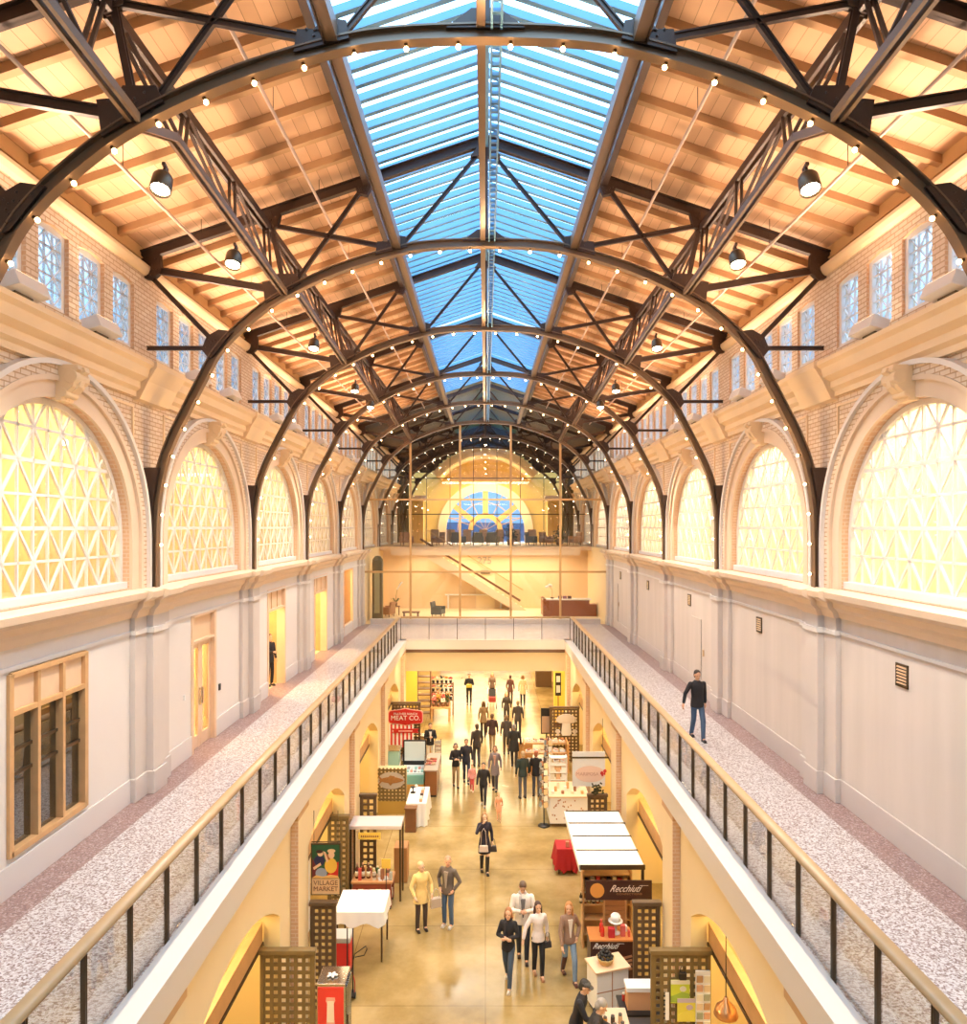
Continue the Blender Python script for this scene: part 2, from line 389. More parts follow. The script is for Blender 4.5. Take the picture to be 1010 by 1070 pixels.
for i in range(4):
    d = empty(f'door_{20+i}', (-3+2*i,62.05,0)); struct(d, f'glazed street door at the far end of the market hall, {ORD[i]} from the left side', 'door')
    m = MB()
    for a in (-.97,.9): m.box(a,a+.07,-.03,.03,0,2.88)
    for a in (0,1.0,2.8): m.box(-.97,.97,-.03,.03,a,a+.08)
    m.build('door_frame', M['bronze'], d); MB().box(-.9,.9,-.004,.004,.08,2.8).build('pane', M['glass'], d)
# slab above the shops
for s in (-1,1):
    m = MB(); m.box(s*3.97,s*7.35,-2,34,MZ-.5,MZ-.36)
    struct(m.build('ceiling_shops_'+SIDE[s], M['cream_wall']), f'cream ceiling over the shops below the {SIDE[s]} walkway', 'ceiling')
m = MB(); m.box(-7.5,7.5,-6.2,-6,0,18.5)
struct(m.build('wall_behind', M['stone']), 'plain cream wall closing the hall behind the viewpoint', 'wall')

# ---- upper level walls
BAYC = [Y0 + S*k + S/2 + .1 for k in range(-1,8)]       # bay centres; index 1 is the first one in view
zc0, zc1 = H(-1.95), H(-1.22)
# left wall openings: (yc, hw, zb, ztop)
flat = lambda z: (lambda dy: z)
LOPS = [(11.27,.97,MZ+.59,H(-2.12)), (17.43,.70,MZ,H(-2.05)), (23.5,.95,MZ,H(-2.0)), (29.8,1.1,MZ,H(-2.0)), (35.8,1.15,MZ+.5,H(-2.04))]
for s in (-1,1):
    m = MB()
    ops = [(a,b,c,flat(d)) for a,b,c,d in LOPS] if s < 0 else []
    wall_holes(m, s, XW, -6, 39.3, MZ, H(-1.3), ops, .25, 2)
    struct(m.build('wall_'+SIDE[s], [M['plaster_l'] if s<0 else M['plaster_r'], M['wood_light']]),
           ('pale plaster' if s<0 else 'grey streaked limestone')+f' wall of the upper walkway on the {SIDE[s]}', 'wall')
    # baseboard between pilasters, string line
    m = MB(); cuts=[]
    for y in [2.2]+TY: cuts += [y+.1-.78, y+.1+.78]
    segs=[(-6,cuts[0])]+[(cuts[i],cuts[i+1]) for i in range(1,len(cuts)-1,2)]
    for a,b in segs:
        aa=a
        holes=[(o[0]-o[1],o[0]+o[1]) for o in LOPS if o[2]<MZ+.1] if s<0 else []
        for h0,h1 in holes:
            if aa<h0<b: m.box(s*(XW-.03),s*XW,aa,h0-.06,MZ,MZ+.45); aa=h1+.06
        m.box(s*(XW-.03),s*XW,aa,b,MZ,MZ+.45)
    struct(m.build('baseboard_'+SIDE[s], M['pil_grey'] if s>0 else M['plaster_l'], bevel=.006), f'tall stone baseboard along the {SIDE[s]} upper wall', 'baseboard')
    m = MB()
    for a,b in segs: m.box(s*(XW-.035),s*XW,a,b,H(-2.04),H(-1.98))
    for y in [2.2]+TY:
        m.box(s*(XW-.135),s*XW,y-.68,y+.88,H(-2.05),H(-1.97)); m.box(s*(XW-.27),s*XW,y-.22,y+.42,H(-2.06),H(-1.96))
    struct(m.build('trim_'+('9' if s<0 else '10'), M['white_trim']), f'thin moulded string course below the sill cornice on the {SIDE[s]} wall', 'moulding')
    for k,y in enumerate(TY):
        m = MB(); m.box(s*(XW-.10),s*XW,y-.65,y+.85,MZ,H(-1.7)); m.box(s*(XW-.23),s*XW,y-.17,y+.37,MZ,H(-1.7))
        m.box(s*(XW-.13),s*XW,y-.68,y+.88,MZ,MZ+.45); m.box(s*(XW-.26),s*XW,y-.2,y+.40,MZ,MZ+.45)
        struct(m.build(f'trim_{60+k+(0 if s<0 else 10)}', M['pil_grey'], bevel=.012), f'stepped stone pilaster on the {SIDE[s]} upper wall, {ORD[k]} from the viewpoint', 'pilaster')
    # sill cornice
    m = MB()
    def corn(off, a, b):
        extr(m, s, [(XW+.1,H(-1.72)),(XW-.06-off,H(-1.72)),(XW-.10-off,H(-1.60)),(XW-.18-off,H(-1.52)),(XW-.20-off,H(-1.42)),(XW-.36-off,H(-1.33)),(XW-.38-off,H(-1.22)),(XW-.30-off,H(-1.20)),(XW+.25,H(-1.17))], a, b)
    corn(0,-6,39.25)
    for y in TY: corn(.10,y-.72,y+.92); corn(.2,y-.24,y+.44)
    struct(m.build('trim_'+('11' if s<0 else '12'), M['stone']), f'projecting cream stone cornice under the arched windows on the {SIDE[s]}', 'cornice')
    # brick storey with arched windows
    arc = lambda dy: H(-.27) + math.sqrt(max(2.3**2-dy*dy,0))
    m = MB(); wall_holes(m, s, XW, -6, 57.5, H(-1.3), H(3.2), [(c,2.3,H(-1.15),arc) for c in BAYC[1:]], .22, 40)
    m.mat(0)
    struct(m.build('wall_brick_'+SIDE[s], [M['brick'], M['brick_pil']]), f'buff brick wall storey with great arched openings on the {SIDE[s]}', 'wall')
    # upper cornice
    m = MB()
    extr(m, s, [(XW+.1,H(2.50)),(XW-.08,H(2.50)),(XW-.08,H(2.60)),(XW-.16,H(2.66)),(XW-.16,H(2.78)),(XW-.30,H(2.86)),(XW-.34,H(3.02)),(XW-.42,H(3.08)),(XW-.42,H(3.16)),(XW+.1,H(3.20))], -6, 57.5)
    for y in TY:
        extr(m, s, [(XW,H(2.44)),(XW-.14,H(2.46)),(XW-.22,H(2.62)),(XW-.30,H(2.80)),(XW-.38,H(2.92)),(XW-.47,H(3.06)),(XW-.47,H(3.175)),(XW,H(3.18))], y-.55, y+.75)
    struct(m.build('trim_'+('13' if s<0 else '14'), M['stone_gold']), f'heavy golden cornice below the small upper windows on the {SIDE[s]}', 'cornice')
    # clerestory wall
    ops=[]
    for k in range(-1,8):
        yb = Y0+S*k+.475
        for j in range(5): ops.append((yb+.4+1.098*j,.40,H(3.42),lambda dy:H(4.66)+.07*(1-(dy/.4)**2)))
    m = MB(); wall_holes(m, s, XW, -6, 57.5, H(3.18), H(5.06), [o for o in ops if o[0]>8], .22, 4)
    struct(m.build('wall_clerestory_'+SIDE[s], [M['brick'], M['brick_pil']]), f'brick clerestory wall with small windows on the {SIDE[s]}', 'wall')
    m = MB(); extr(m, s, [(XW+.35,H(4.98)),(XW-.03,H(4.98)),(XW-.08,H(5.02)),(XW-.12,H(5.10)),(XW-.12,H(5.16)),(XW+.35,H(5.16))], -6, 57.5)
    struct(m.build('trim_'+('15' if s<0 else '16'), M['stone_gold']), f'slim wall-top moulding above the small windows on the {SIDE[s]}', 'moulding')
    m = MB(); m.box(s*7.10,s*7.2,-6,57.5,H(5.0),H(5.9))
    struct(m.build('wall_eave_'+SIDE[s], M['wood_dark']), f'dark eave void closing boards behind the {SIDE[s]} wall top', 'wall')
    m = MB(); m.box(s*6.84,s*7.0,-2,57.5,H(5.36),H(5.60)); m.box(s*6.80,s*7.04,-2,57.5,H(5.32),H(5.37))
    struct(m.build('trim_'+('17' if s<0 else '18'), M['beam_gold']), f'long golden eave beam carrying the roof on the {SIDE[s]}', 'beam')
    # office corridor behind the arched windows
    m = MB(); m.box(s*9.6,s*9.7,-6,57.5,H(-1.3),H(3.2))
    struct(m.build('wall_office_'+SIDE[s], M['office'] if s<0 else M['office_r']), f'pale yellow office wall seen through the {SIDE[s]} arched windows', 'wall')
    m = MB(); m.box(s*6.97,s*9.7,-6,57.5,H(-1.45),H(-1.3))
    struct(m.build('floor_office_'+SIDE[s], M['wood_light']), f'office floor behind the {SIDE[s]} arched windows', 'floor')
    m = MB(); m.box(s*6.97,s*9.7,-6,57.5,H(3.1),H(3.25))
    struct(m.build('ceiling_office_'+SIDE[s], M['white']), f'office ceiling behind the {SIDE[s]} arched windows', 'ceiling')
    for k in range(1,6):
        m = MB(); m.box(s*7.1,s*9.6,BAYC[k]-S/2-.06,BAYC[k]-S/2+.06,H(-1.3),H(3.1))
        struct(m.build(f'wall_crosswise_{k if s<0 else k+5}', M['office']), f'office partition behind the {SIDE[s]} arched windows, {ORD[k-1]} from the viewpoint', 'wall')

# ---- arched windows
def clip_seg(p, q, inside):
    ip, iq = inside(p), inside(q)
    if ip and iq: return p, q
    if not ip and not iq:
        mid = ((p[0]+q[0])/2,(p[1]+q[1])/2)
        if not inside(mid): return None
        a = clip_seg(p, mid, inside); b = clip_seg(mid, q, inside); return (a[0], b[1])
    lo, hi = (p,q) if ip else (q,p)
    a = lo; b = hi
    for _ in range(12):
        c = ((a[0]+b[0])/2,(a[1]+b[1])/2)
        if inside(c): a = c
        else: b = c
    return (lo, a) if ip else (a, lo)
def muntins(mb, w0, w1, z0, z1, nc, nr, inside, tv, tl, td, X=0):
    """grid with alternating diagonals in the local (y,z) plane, bars of depth .05"""
    def seg(p,q,t,dx=0):
        r = clip_seg(p,q,inside)
        if r and (abs(r[0][0]-r[1][0])+abs(r[0][1]-r[1][1]))>.03: mb.bar((X+dx,r[0][0],r[0][1]),(X+dx,r[1][0],r[1][1]),t,.04 if dx==0 else .03,(1,0,0))
    ys=[w0+(w1-w0)*i/nc for i in range(nc+1)]; zs=[z0+(z1-z0)*j/nr for j in range(nr+1)]
    for y in ys[1:-1]: seg((y,z0),(y,z1),tv)
    for j,z in enumerate(zs[1:-1]): seg((w0,z),(w1,z),tl*(1.6 if j%2 else 1))
    for i in range(nc):
        for j in range(nr):
            if (i+j)%2==0: seg((ys[i],zs[j]),(ys[i+1],zs[j+1]),td,.012)
            else: seg((ys[i],zs[j+1]),(ys[i+1],zs[j]),td,.012)
def arch_window(s, yc, idx, first):
    e = empty(f'window_{idx}', (s*(XW+.17), yc, H(-1.15)))
    R1, SP = 2.3, .88      # radius, springing above the sill
    ins = lambda p: abs(p[0])<R1-.06 and p[1]>0.02 and (p[1]<SP or p[0]**2+(p[1]-SP)**2 < (R1-.06)**2)
    m = MB(); muntins(m, -2.25, 2.25, .10, .10+.50*6.2, 12, 6, ins, .035, .04, .045)
    m.build('muntins', M['white_trim'], e)
    m = MB(); pts=[(-R1+.05,0),(-R1+.05,SP)]+[((R1-.05)*math.cos(PI-PI*i/30),SP+(R1-.05)*math.sin(PI-PI*i/30)) for i in range(1,30)]+[(R1-.05,SP),(R1-.05,0)]
    for a,b in zip(pts,pts[1:]): m.bar((0,*a),(0,*b),.10,.09,(1,0,0))
    m.build('window_frame', M['white_trim'], e)
    m = MB(); m.box(-s*.14,.04*s,-R1,R1,-.03,.12); m.build('sill', M['sill_white'], e, bevel=.01)
    m = MB(); poly=[(y,z) for y,z in pts]; m.prism(poly,'x',.03*s,.036*s); m.build('pane', M['glass'], e)
    return e
wid = 1
for s in (-1,1):
    proto=None
    for k in range(1,9):
        lab = f'great arched window with diamond muntins in the {SIDE[s]} wall, {ORD[k-1]} from the viewpoint'
        if proto is None: proto = arch_window(s, BAYC[k], wid, True); e = proto
        else: e = copy_tree(proto, (s*(XW+.17), BAYC[k], H(-1.15))); e.name=f'window_{wid}'
        tag(e, lab, 'window', 'great arched windows', 'structure'); wid += 1
# archivolts, keystones
def arch_ring(mb, s, r0, r1, x0, x1, SPz, zb, n=36):
    """half ring standing on legs, between x depths (local, wall at 0, towards hall negative)"""
    def path(r): return [(-r,zb)]+[(r*math.cos(PI-PI*i/n), SPz+r*math.sin(PI-PI*i/n)) for i in range(n+1)]+[(r,zb)]
    a, b = path(r0), path(r1); rows=[]
    rows=[[(x0,*p) for p in a],[(x1,*p) for p in a],[(x1,*p) for p in b],[(x0,*p) for p in b]]
    mb.sheet(rows)
for s in (-1,1):
    proto=None
    for k in range(1,9):
        if proto is None:
            e = empty('trim_80', (s*XW, BAYC[k], H(-1.2))); proto=e
            m=MB(); arch_ring(m,s,2.3,2.56,0,-s*.06,.93,0); arch_ring(m,s,2.56,2.64,0,-s*.12,.93,0); m.build('inner_moulding', M['stone'], e)
            m=MB(); arch_ring(m,s,2.64,2.80,0,-s*.10,.93,0); m.build('voussoir_band', M['brick'], e)
            m=MB(); arch_ring(m,s,2.80,2.88,0,-s*.17,.93,0); m.build('outer_moulding', M['white_trim'], e)
            m=MB()
            pr=[(0,3.18),(0,3.74),(-.40,3.74),(-.42,3.66),(-.34,3.60),(-.36,3.5),(-.33,3.40),(-.24,3.32),(-.16,3.26),(-.15,3.18)]
            m.prism([(s*a,b) for a,b in pr],'y',-.17,.17); m.prism([(s*a*1.12,(b-3.46)*.9+3.46) for a,b in pr],'y',-.06,.06)
            m.lathe([(.11,-.19),(.11,.19)],(-s*.30,0,3.55),12,'y'); m.lathe([(.07,-.18),(.07,.18)],(-s*.17,0,3.30),12,'y')
            m.build('keystone', M['stone_gold'], e, bevel=.008)
            m=MB()
            for a in (-1,1):
                m.box(0,-s*.035,a*2.42,a*.62,3.50,3.545); m.box(0,-s*.035,a*2.42,a*2.38,2.6,3.52)
            m.build('panel_line', M['stone_gold'], e)
        else: e = copy_tree(proto, (s*XW, BAYC[k], H(-1.2)))
        e.name=f'trim_{80+k+(0 if s<0 else 10)}'
        tag(e, f'moulded stone arch with scroll keystone round the {SIDE[s]} wall window, {ORD[k-1]} from the viewpoint','arch surround','arch surrounds','structure')

# ---- clerestory windows
def cler(s):
    e = empty('window_20', (0,0,0)); ins=lambda p: abs(p[0])<.32 and .07<p[1]<1.22
    m=MB(); muntins(m,-.315,.315,.08,1.2,3,5,ins,.016,.016,.016); m.build('muntins', M['sill_white'], e)
    m=MB()
    for a in (-1,1): m.box(-.05,.03,a*.40,a*.31,0,1.29)
    m.box(-.05,.03,-.4,.4,0,.08); m.box(-.05,.03,-.4,.4,1.2,1.31); m.box(-.09,.03,-.42,.42,-.03,.02); m.build('window_frame', M['white_trim'], e)
    MB().box(.015,.02,-.31,.31,.08,1.2).build('pane', M['glass'], e); return e
n20=20
for s in (-1,1):
    proto=None
    for k in range(0,5):
        for j in range(5):
            loc=(s*(XW+.10), Y0+S*k+.475+.4+1.098*j, H(3.42))
            if proto is None: e=proto=cler(s); e.location=loc
            else: e=copy_tree(proto, loc)
            e.name=f'window_{n20}'; n20+=1
            tag(e, f'small leaded window high on the {SIDE[s]} wall, {ORD[j]} pane group of bay {ORD[k]} from the viewpoint','window',f'small upper windows on the {SIDE[s]}','structure')

# ================================================================ ROOF
RF = lambda X: 7.69 - .337*abs(X)      # rafter centre line height above the eye
for s in (-1,1):
    c = empty('ceiling_'+SIDE[s]); struct(c, f'sloping boarded timber roof deck on the {SIDE[s]} side', 'ceiling')
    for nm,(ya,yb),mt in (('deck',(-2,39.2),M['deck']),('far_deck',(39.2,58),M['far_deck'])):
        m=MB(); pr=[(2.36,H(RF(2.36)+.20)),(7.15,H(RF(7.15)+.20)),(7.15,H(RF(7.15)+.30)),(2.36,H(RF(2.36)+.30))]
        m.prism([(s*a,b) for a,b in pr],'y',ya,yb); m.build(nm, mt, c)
    for k in range(-1,5):
        for j in range(1,7):
            y=Y0+S*k+S*j/7
            if y<6: continue
            m=MB(); m.prism([(s*2.4,H(RF(2.4)+.06)),(s*6.9,H(RF(6.9)+.06)),(s*6.9,H(RF(6.9)+.20)),(s*2.4,H(RF(2.4)+.20))],'y',y-.06,y+.06); m.build('joist', M['joist'], c)
# skylight
for s in (-1,1):
    w = empty(f'window_{18 if s<0 else 19}'); struct(w, f'long skylight slope of close-set glazing bars tinted with blue sky light {"left" if s<0 else "right"} of the ridge', 'skylight')
    g=lambda X:H(7.69-.337*X+.30)
    m=MB(); m.add([(0,-6,g(0)),(s*2.36,-6,g(2.36)),(s*2.36,39.2,g(2.36)),(0,39.2,g(0))],[(0,1,2,3)]); m.build('pane', M['glass_sky'], w)
    y=8.5
    while y<38.9:
        m=MB(); z=lambda X,d:H(7.69-.337*X+d)
        if abs((y-Y0+.2)%S)>.35:
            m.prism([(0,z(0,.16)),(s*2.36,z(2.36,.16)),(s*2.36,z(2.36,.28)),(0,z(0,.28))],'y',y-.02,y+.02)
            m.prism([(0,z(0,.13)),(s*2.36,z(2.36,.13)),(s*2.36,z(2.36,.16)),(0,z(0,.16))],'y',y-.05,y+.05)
            m.build('glazing_bar', M['bar_sky_tint'], w)
        y+=.41
    m=MB(); m.box(s*2.30,s*2.42,-2,58,g(2.36)-.42,g(2.36)-.02); m.build('edge_beam', M['steel'], w)
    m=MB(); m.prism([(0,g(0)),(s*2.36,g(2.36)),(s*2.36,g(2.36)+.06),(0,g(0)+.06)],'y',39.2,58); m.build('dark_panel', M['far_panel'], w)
# trusses
ARCP=[(0,5.65),(1.0,5.61),(1.75,5.49),(2.9,5.14),(3.98,4.64),(4.7,4.13),(5.29,3.54),(5.65,2.90),(5.96,2.30),(6.22,1.77),(6.42,1.21),(6.55,.48),(6.585,-.3),(6.59,-1.2)]
def arc_full(n=5):
    half=[Vector((p[0],0,p[1])) for p in ARCP]; hp=catmull(half,n)
    return [Vector((-p.x,0,p.z)) for p in reversed(hp)][:-1]+hp
def resample(pts, step, start=0):
    out=[]; acc=-start
    for a,b in zip(pts,pts[1:]):
        L=(b-a).length; t=0
        while acc+L-t>=step:
            t+=step-acc; out.append(a+(b-a)*(t/L)); acc=0
        acc+=L-t
    return out
def plate(mb, poly, t=.03, y=0): mb.prism(poly,'y',y-t/2,y+t/2)
def truss(bulb_mat, far=False):
    e=empty('roof_truss',(0,0,H(-1.2))); dz=1.2
    A=arc_full(); A=[Vector((p.x,0,p.z+dz)) for p in A]
    m=MB()
    nrm=[]
    for i,p in enumerate(A):
        d=(A[min(i+1,len(A)-1)]-A[max(i-1,0)]).normalized(); nrm.append(Vector((d.z,0,-d.x)))   # outward is -this
    for off,wy in ((-.075,.15),(.075,.15)):
        rows=[[],[],[],[]]
        for p,n in zip(A,nrm):
            q=p+n*off
            for r,(u,v) in zip(rows,((-1,-1),(1,-1),(1,1),(-1,1))): r.append(q+Vector((0,u*wy/2,0))+n*v*.011)
        m.sheet(rows+[rows[0]])
    rows=[[],[],[],[]]
    for p,n in zip(A,nrm):
        for r,(u,v) in zip(rows,((-1,-1),(1,-1),(1,1),(-1,1))): r.append(p+Vector((0,u*.01,0))+n*v*.07)
    m.sheet(rows+[rows[0]])
    m.build('arch_chord', M['steel_tan'], e)
    P=lambda X,h:(X,0,h+dz)
    E=(6.89,5.37); T1=(4.3,RF(4.3)); T2=(2.32,RF(2.32)); RG=(0,7.62); A0=(0,5.65); A1=(1.75,5.52); A2=(3.98,4.68); A3=(5.29,3.58)
    for s in (-1,1):
        q=lambda p:P(s*p[0],p[1])
        m=MB(); m.ibeam(q((6.95,RF(6.95))),q((0,RF(0))),.12,.20); m.build('rafter', M['steel'], e)
        for nm,a,b,w,h in (('tie_bar',A2,(6.6,5.12),.08,.14),('web_strut',T1,A2,.08,.09),('web_diagonal',T2,(3.85,4.75),.06,.08),('web_diagonal',(4.25,6.0),(1.9,5.56),.06,.09),
                           ('crown_diagonal',(1.7,5.55),(.12,7.45),.06,.07),('eave_brace',(6.62,4.96),A3,.07,.09),('wall_strut',(5.29,3.56),(6.72,3.56),.07,.08)):
            m=MB(); m.ibeam(q(a),q(b),w,h,(0,0,1),.018); m.build(nm, M['steel'], e)
        gp=lambda pts:[(s*x,z+dz) for x,z in pts]
        for pts in ([(3.66,4.84),(3.74,5.02),(4.12,5.02),(4.2,4.88),(4.42,4.86),(4.36,4.44),(3.98,4.66)],
                    [(1.55,5.56),(1.58,5.76),(1.82,5.80),(1.95,5.66),(2.14,5.66),(2.18,5.40)],
                    [(5.0,3.88),(5.28,3.92),(5.52,3.78),(5.62,3.52),(5.48,3.34),(5.40,3.38)],
                    [(4.05,RF(4.05)-.08),(4.55,RF(4.55)-.08),(4.5,5.98),(4.35,5.88),(4.12,5.95)],
                    [(6.45,RF(6.45)-.08),(6.9,RF(6.9)-.08),(6.8,4.95),(6.6,4.9),(6.42,5.08)],
                    [(2.2,RF(2.2)-.08),(2.58,RF(2.58)-.08),(2.54,6.62),(2.34,6.58)]):
            m=MB(); plate(m,gp(pts),.03); plate(m,gp(pts),.02,-.05); plate(m,gp(pts),.02,.05)
            cx=sum(p[0] for p in pts)/len(pts); cz=sum(p[1] for p in pts)/len(pts)
            if not far:
                for a,b in pts:
                    m.ball((s*(cx+(a-cx)*.6),-.065,cz+(b-cz)*.6+dz),.018,.014,.018,6,4)
                    m.ball((s*(cx+(a-cx)*.25),-.065,cz+(b-cz)*.25+dz),.018,.014,.018,6,4)
            m.build('gusset_plate', M['steel'], e)
        m=MB(); m.prism([(s*6.74,0),(s*6.62,0),(s*6.61,.9),(s*6.57,1.68),(s*6.50,2.1),(s*6.45,2.38),(s*6.74,2.38)],'y',-.11,.11); m.box(s*6.60,s*6.745,-.16,.16,-.0,.03); m.build('wall_post', M['steel'], e)
    m=MB(); m.box(-.05,.05,-.05,.05,5.7+dz,7.55+dz); m.build('king_post', M['steel'], e)
    m=MB(); plate(m,[(-.45,5.68+dz),(.45,5.68+dz),(.16,5.9+dz),(-.16,5.9+dz)],.12); m.build('crown_plate', M['steel'], e)
    m=MB(); plate(m,[(-.3,7.35+dz),(.3,7.35+dz),(.1,7.62+dz),(-.1,7.62+dz)],.12); m.build('ridge_plate', M['steel'], e)
    if bulb_mat:
        inner=[p+n*.085 for p,n in zip(A,nrm)]; pts=resample(inner,.60,.25)
        for p in pts:
            i=min(range(len(inner)),key=lambda i:(inner[i]-p).length); n=nrm[i]
            q=p+n*.06; m=MB(); m.ball(q,.030,n=8,m=6); b=m.build('light_bulb', bulb_mat, e, True)
            m=MB(); m.tube([p-n*.005,p+n*.045],.022,6); m.build('socket', M['bronze'], b)
    return e
proto=truss(M['bulb'])
for k in range(6):
    e = proto if k==0 else copy_tree(proto)
    e.location=(0,TY[k],H(-1.2))
    if k==5:
        for c in list(e.children):
            if c.name.startswith('light_bulb'):
                for d in list(c.children): bpy.data.objects.remove(d)
                bpy.data.objects.remove(c)
    tag(e, f'arched steel roof truss strung with bulbs, {ORD[k]} from the viewpoint' if k<5 else 'arched steel roof truss framing the head of the far glass wall','truss','arched roof trusses')
far=truss(M['led'],True)
for k in range(3):
    e= far if k==0 else copy_tree(far)
    e.location=(0,TY[5]+S*(k+1)-.1,H(-1.2)); tag(e, f'arched truss with white lights inside the tower beyond the glass wall, {ORD[k]} behind the glass','truss','arched trusses beyond the glass wall')
# lengthwise members
def girder(s,k):
    L=S; e=empty('lattice_girder',(0,0,0))
    bx=s*3.98; t=(s*4.32,5.93); bp=[(.06,4.62),(.95,4.97),(L-.08,4.64)]
    bh=lambda y:(4.62+(y-.06)/.89*.35) if y<.95 else 4.97-(y-.95)/(L-1.03)*.33
    m=MB(); 
    for d in (-.05,.05):
        for (ya,ha),(yb,hb) in zip(bp,bp[1:]): m.bar((bx+d,ya,ha),(bx+d,yb,hb),.045,.10)
    m.build('bottom_chord', M['steel_tan'], e)
    m=MB()
    for d in (-.06,.06): m.box(t[0]+d-.025,t[0]+d+.025,.06,L-.06,t[1]-.07,t[1]+.07)
    m.build('top_chord', M['steel'], e)
    n=6
    for i in range(n):
        y0=.25+(L-.4)*i/n; y1=.25+(L-.4)*(i+1)/n
        T_=lambda y:(t[0],y,t[1]); B_=lambda y:(bx,y,bh(y))
        a,c=((T_(y0),B_(y1)) if i%2==0 else (B_(y0),T_(y1)))
        for d in (-.045,.045):
            m=MB(); m.bar((a[0]+d,a[1],a[2]),(c[0]+d,c[1],c[2]),.03,.045,(s,0,0)); m.build('web_bar', M['steel'], e)
    return e
for s in (-1,1):
    pr=None
    for k in range(-1,5):
        if pr is None: pr=e=girder(s,k)
        else: e=copy_tree(pr)
        e.location=(0,TY[0]+S*k,CAMZ)
        tag(e,f'lengthwise lattice girder {SIDE[s]} of the skylight, spanning bay {ORD[k+1]} of the roof','girder','lattice girders')
    for k in range(-1,5):
        m=MB(); m.mat(0).box(-.07,.07,.06,S-.06,-.10,.10); m.mat(1).box(s*.075,s*.09,.06,S-.06,-.13,.13)
        o=m.build('edge_girder',[M['steel_tan'],M['steel']],None,loc=(s*1.75,TY[0]+S*k,H(5.62)))
        tag(o,f'plain steel beam under the {SIDE[s]} skylight edge, bay {ORD[k+1]} of the roof','beam','skylight edge beams')
for k in range(-1,5):
    e=empty('crown_girder',(0,TY[0]+S*k,H(5.75))); tag(e,f'perforated twin beam along the arch crowns, bay {ORD[k+1]} of the roof','girder','crown beams')
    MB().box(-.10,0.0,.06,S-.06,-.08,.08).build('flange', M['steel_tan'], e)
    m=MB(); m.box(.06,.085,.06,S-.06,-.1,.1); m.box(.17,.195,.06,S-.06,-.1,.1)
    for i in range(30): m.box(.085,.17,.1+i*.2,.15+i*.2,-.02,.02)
    m.build('lattice_channel', M['bar_sky_tint'], e)
    m=MB(); m.box(-.06,.06,.0,S,1.78,1.98); m.build('ridge_beam', M['bar_sky_tint'], e)
# conduits
for s in (-1,1):
    for j,(X,h) in enumerate(((5.55,5.50),(3.25,6.36))):
        e=empty('conduit_pipe',(s*X,0,H(h))); tag(e,f'thin pale conduit pipe hung below the {SIDE[s]} roof deck, {"near the eave" if j==0 else "near the skylight"}','pipe','roof conduits')
        MB().tube([(0,2,0),(0,38.8,0)],.028,8).build('pipe', M['pipe'], e, True)
        for k in range(12):
            y=5+S/2*k
            if y<38: MB().tube([(0,y,0),(0,y,RF(X)-h+.2)],.006,5).build('hanger_rod', M['steel'], e)
# spot lamps
def spot():
    e=empty('spotlight'); T=Matrix.Rotation(0,3,'X')
    m=MB(); m.lathe([(.0,.14),(.09,.13),(.12,.08),(.13,-.12),(.125,-.13),(.115,-.12),(.11,.05),(0,.06)],(0,0,0),18); m.build('lamp_housing', M['bronze'], e, True)
    m=MB(); m.lathe([(0,-.10),(.11,-.10)],(0,0,0),18); m.build('lens', M['lens'], e)
    m=MB(); m.bar((0,0,.13),(0,0,.27),.03,.03); m.box(-.02,.02,-.06,.06,.24,.28); m.build('bracket', M['steel'], e); return e
M['lens']=plain('lit_lamp_lens',(1,.95,.85),.3,emis=(1,.82,.55),estr=18)
pr=None
for s in (-1,1):
    for j,y in enumerate((8.95,11.5,16.9,22.2,25.2)):
        if pr is None: pr=e=spot()
        else: e=copy_tree(pr)
        e.location=(s*3.98,y,H(4.56-.32)); e.rotation_euler=(-0.38,0,0)
        tag(e,f'bronze can spotlight hung from the {SIDE[s]} lattice girder, {ORD[j]} from the viewpoint','spotlight','roof spotlights')
# uplights on the cornice
def upl(s):
    e=empty('uplight'); m=MB()
    m.prism([(-s*.22,.10),(s*.08,.02),(s*.12,.20),(-s*.14,.30)],'y',-.36,.36); m.build('lamp_housing', M['white_trim'], e, bevel=.012)
    m=MB(); m.add([(-s*.13,-.3,.302),(s*.11,-.3,.205),(s*.11,.3,.205),(-s*.13,.3,.302)],[(0,1,2,3)]); m.build('lens', M['lens_up'], e)
    m=MB(); m.box(-.05,.05,-.2,.2,0,.06); m.bar((0,-.1,.03),(-s*.06,-.1,.14),.03,.03); m.bar((0,.1,.03),(-s*.06,.1,.14),.03,.03); m.build('bracket', M['bronze'], e); return e
M['lens_up']=plain('lit_uplight_lens',(1,.9,.75),.3,emis=(1,.75,.45),estr=3)
UPL=[]
for s in (-1,1):
    pr=None
    for k in range(0,5):
        for j,dy in enumerate((1.75,3.8)):
            y=Y0+S*k+dy
            if pr is None: pr=e=upl(s)
            else: e=copy_tree(pr)
            e.location=(s*(XW-.32),y,H(3.165)); UPL.append((s,y))
            tag(e,f'long pale uplight fixture on the {SIDE[s]} golden cornice, {ORD[2*k+j]} from the viewpoint','uplight','cornice uplights')

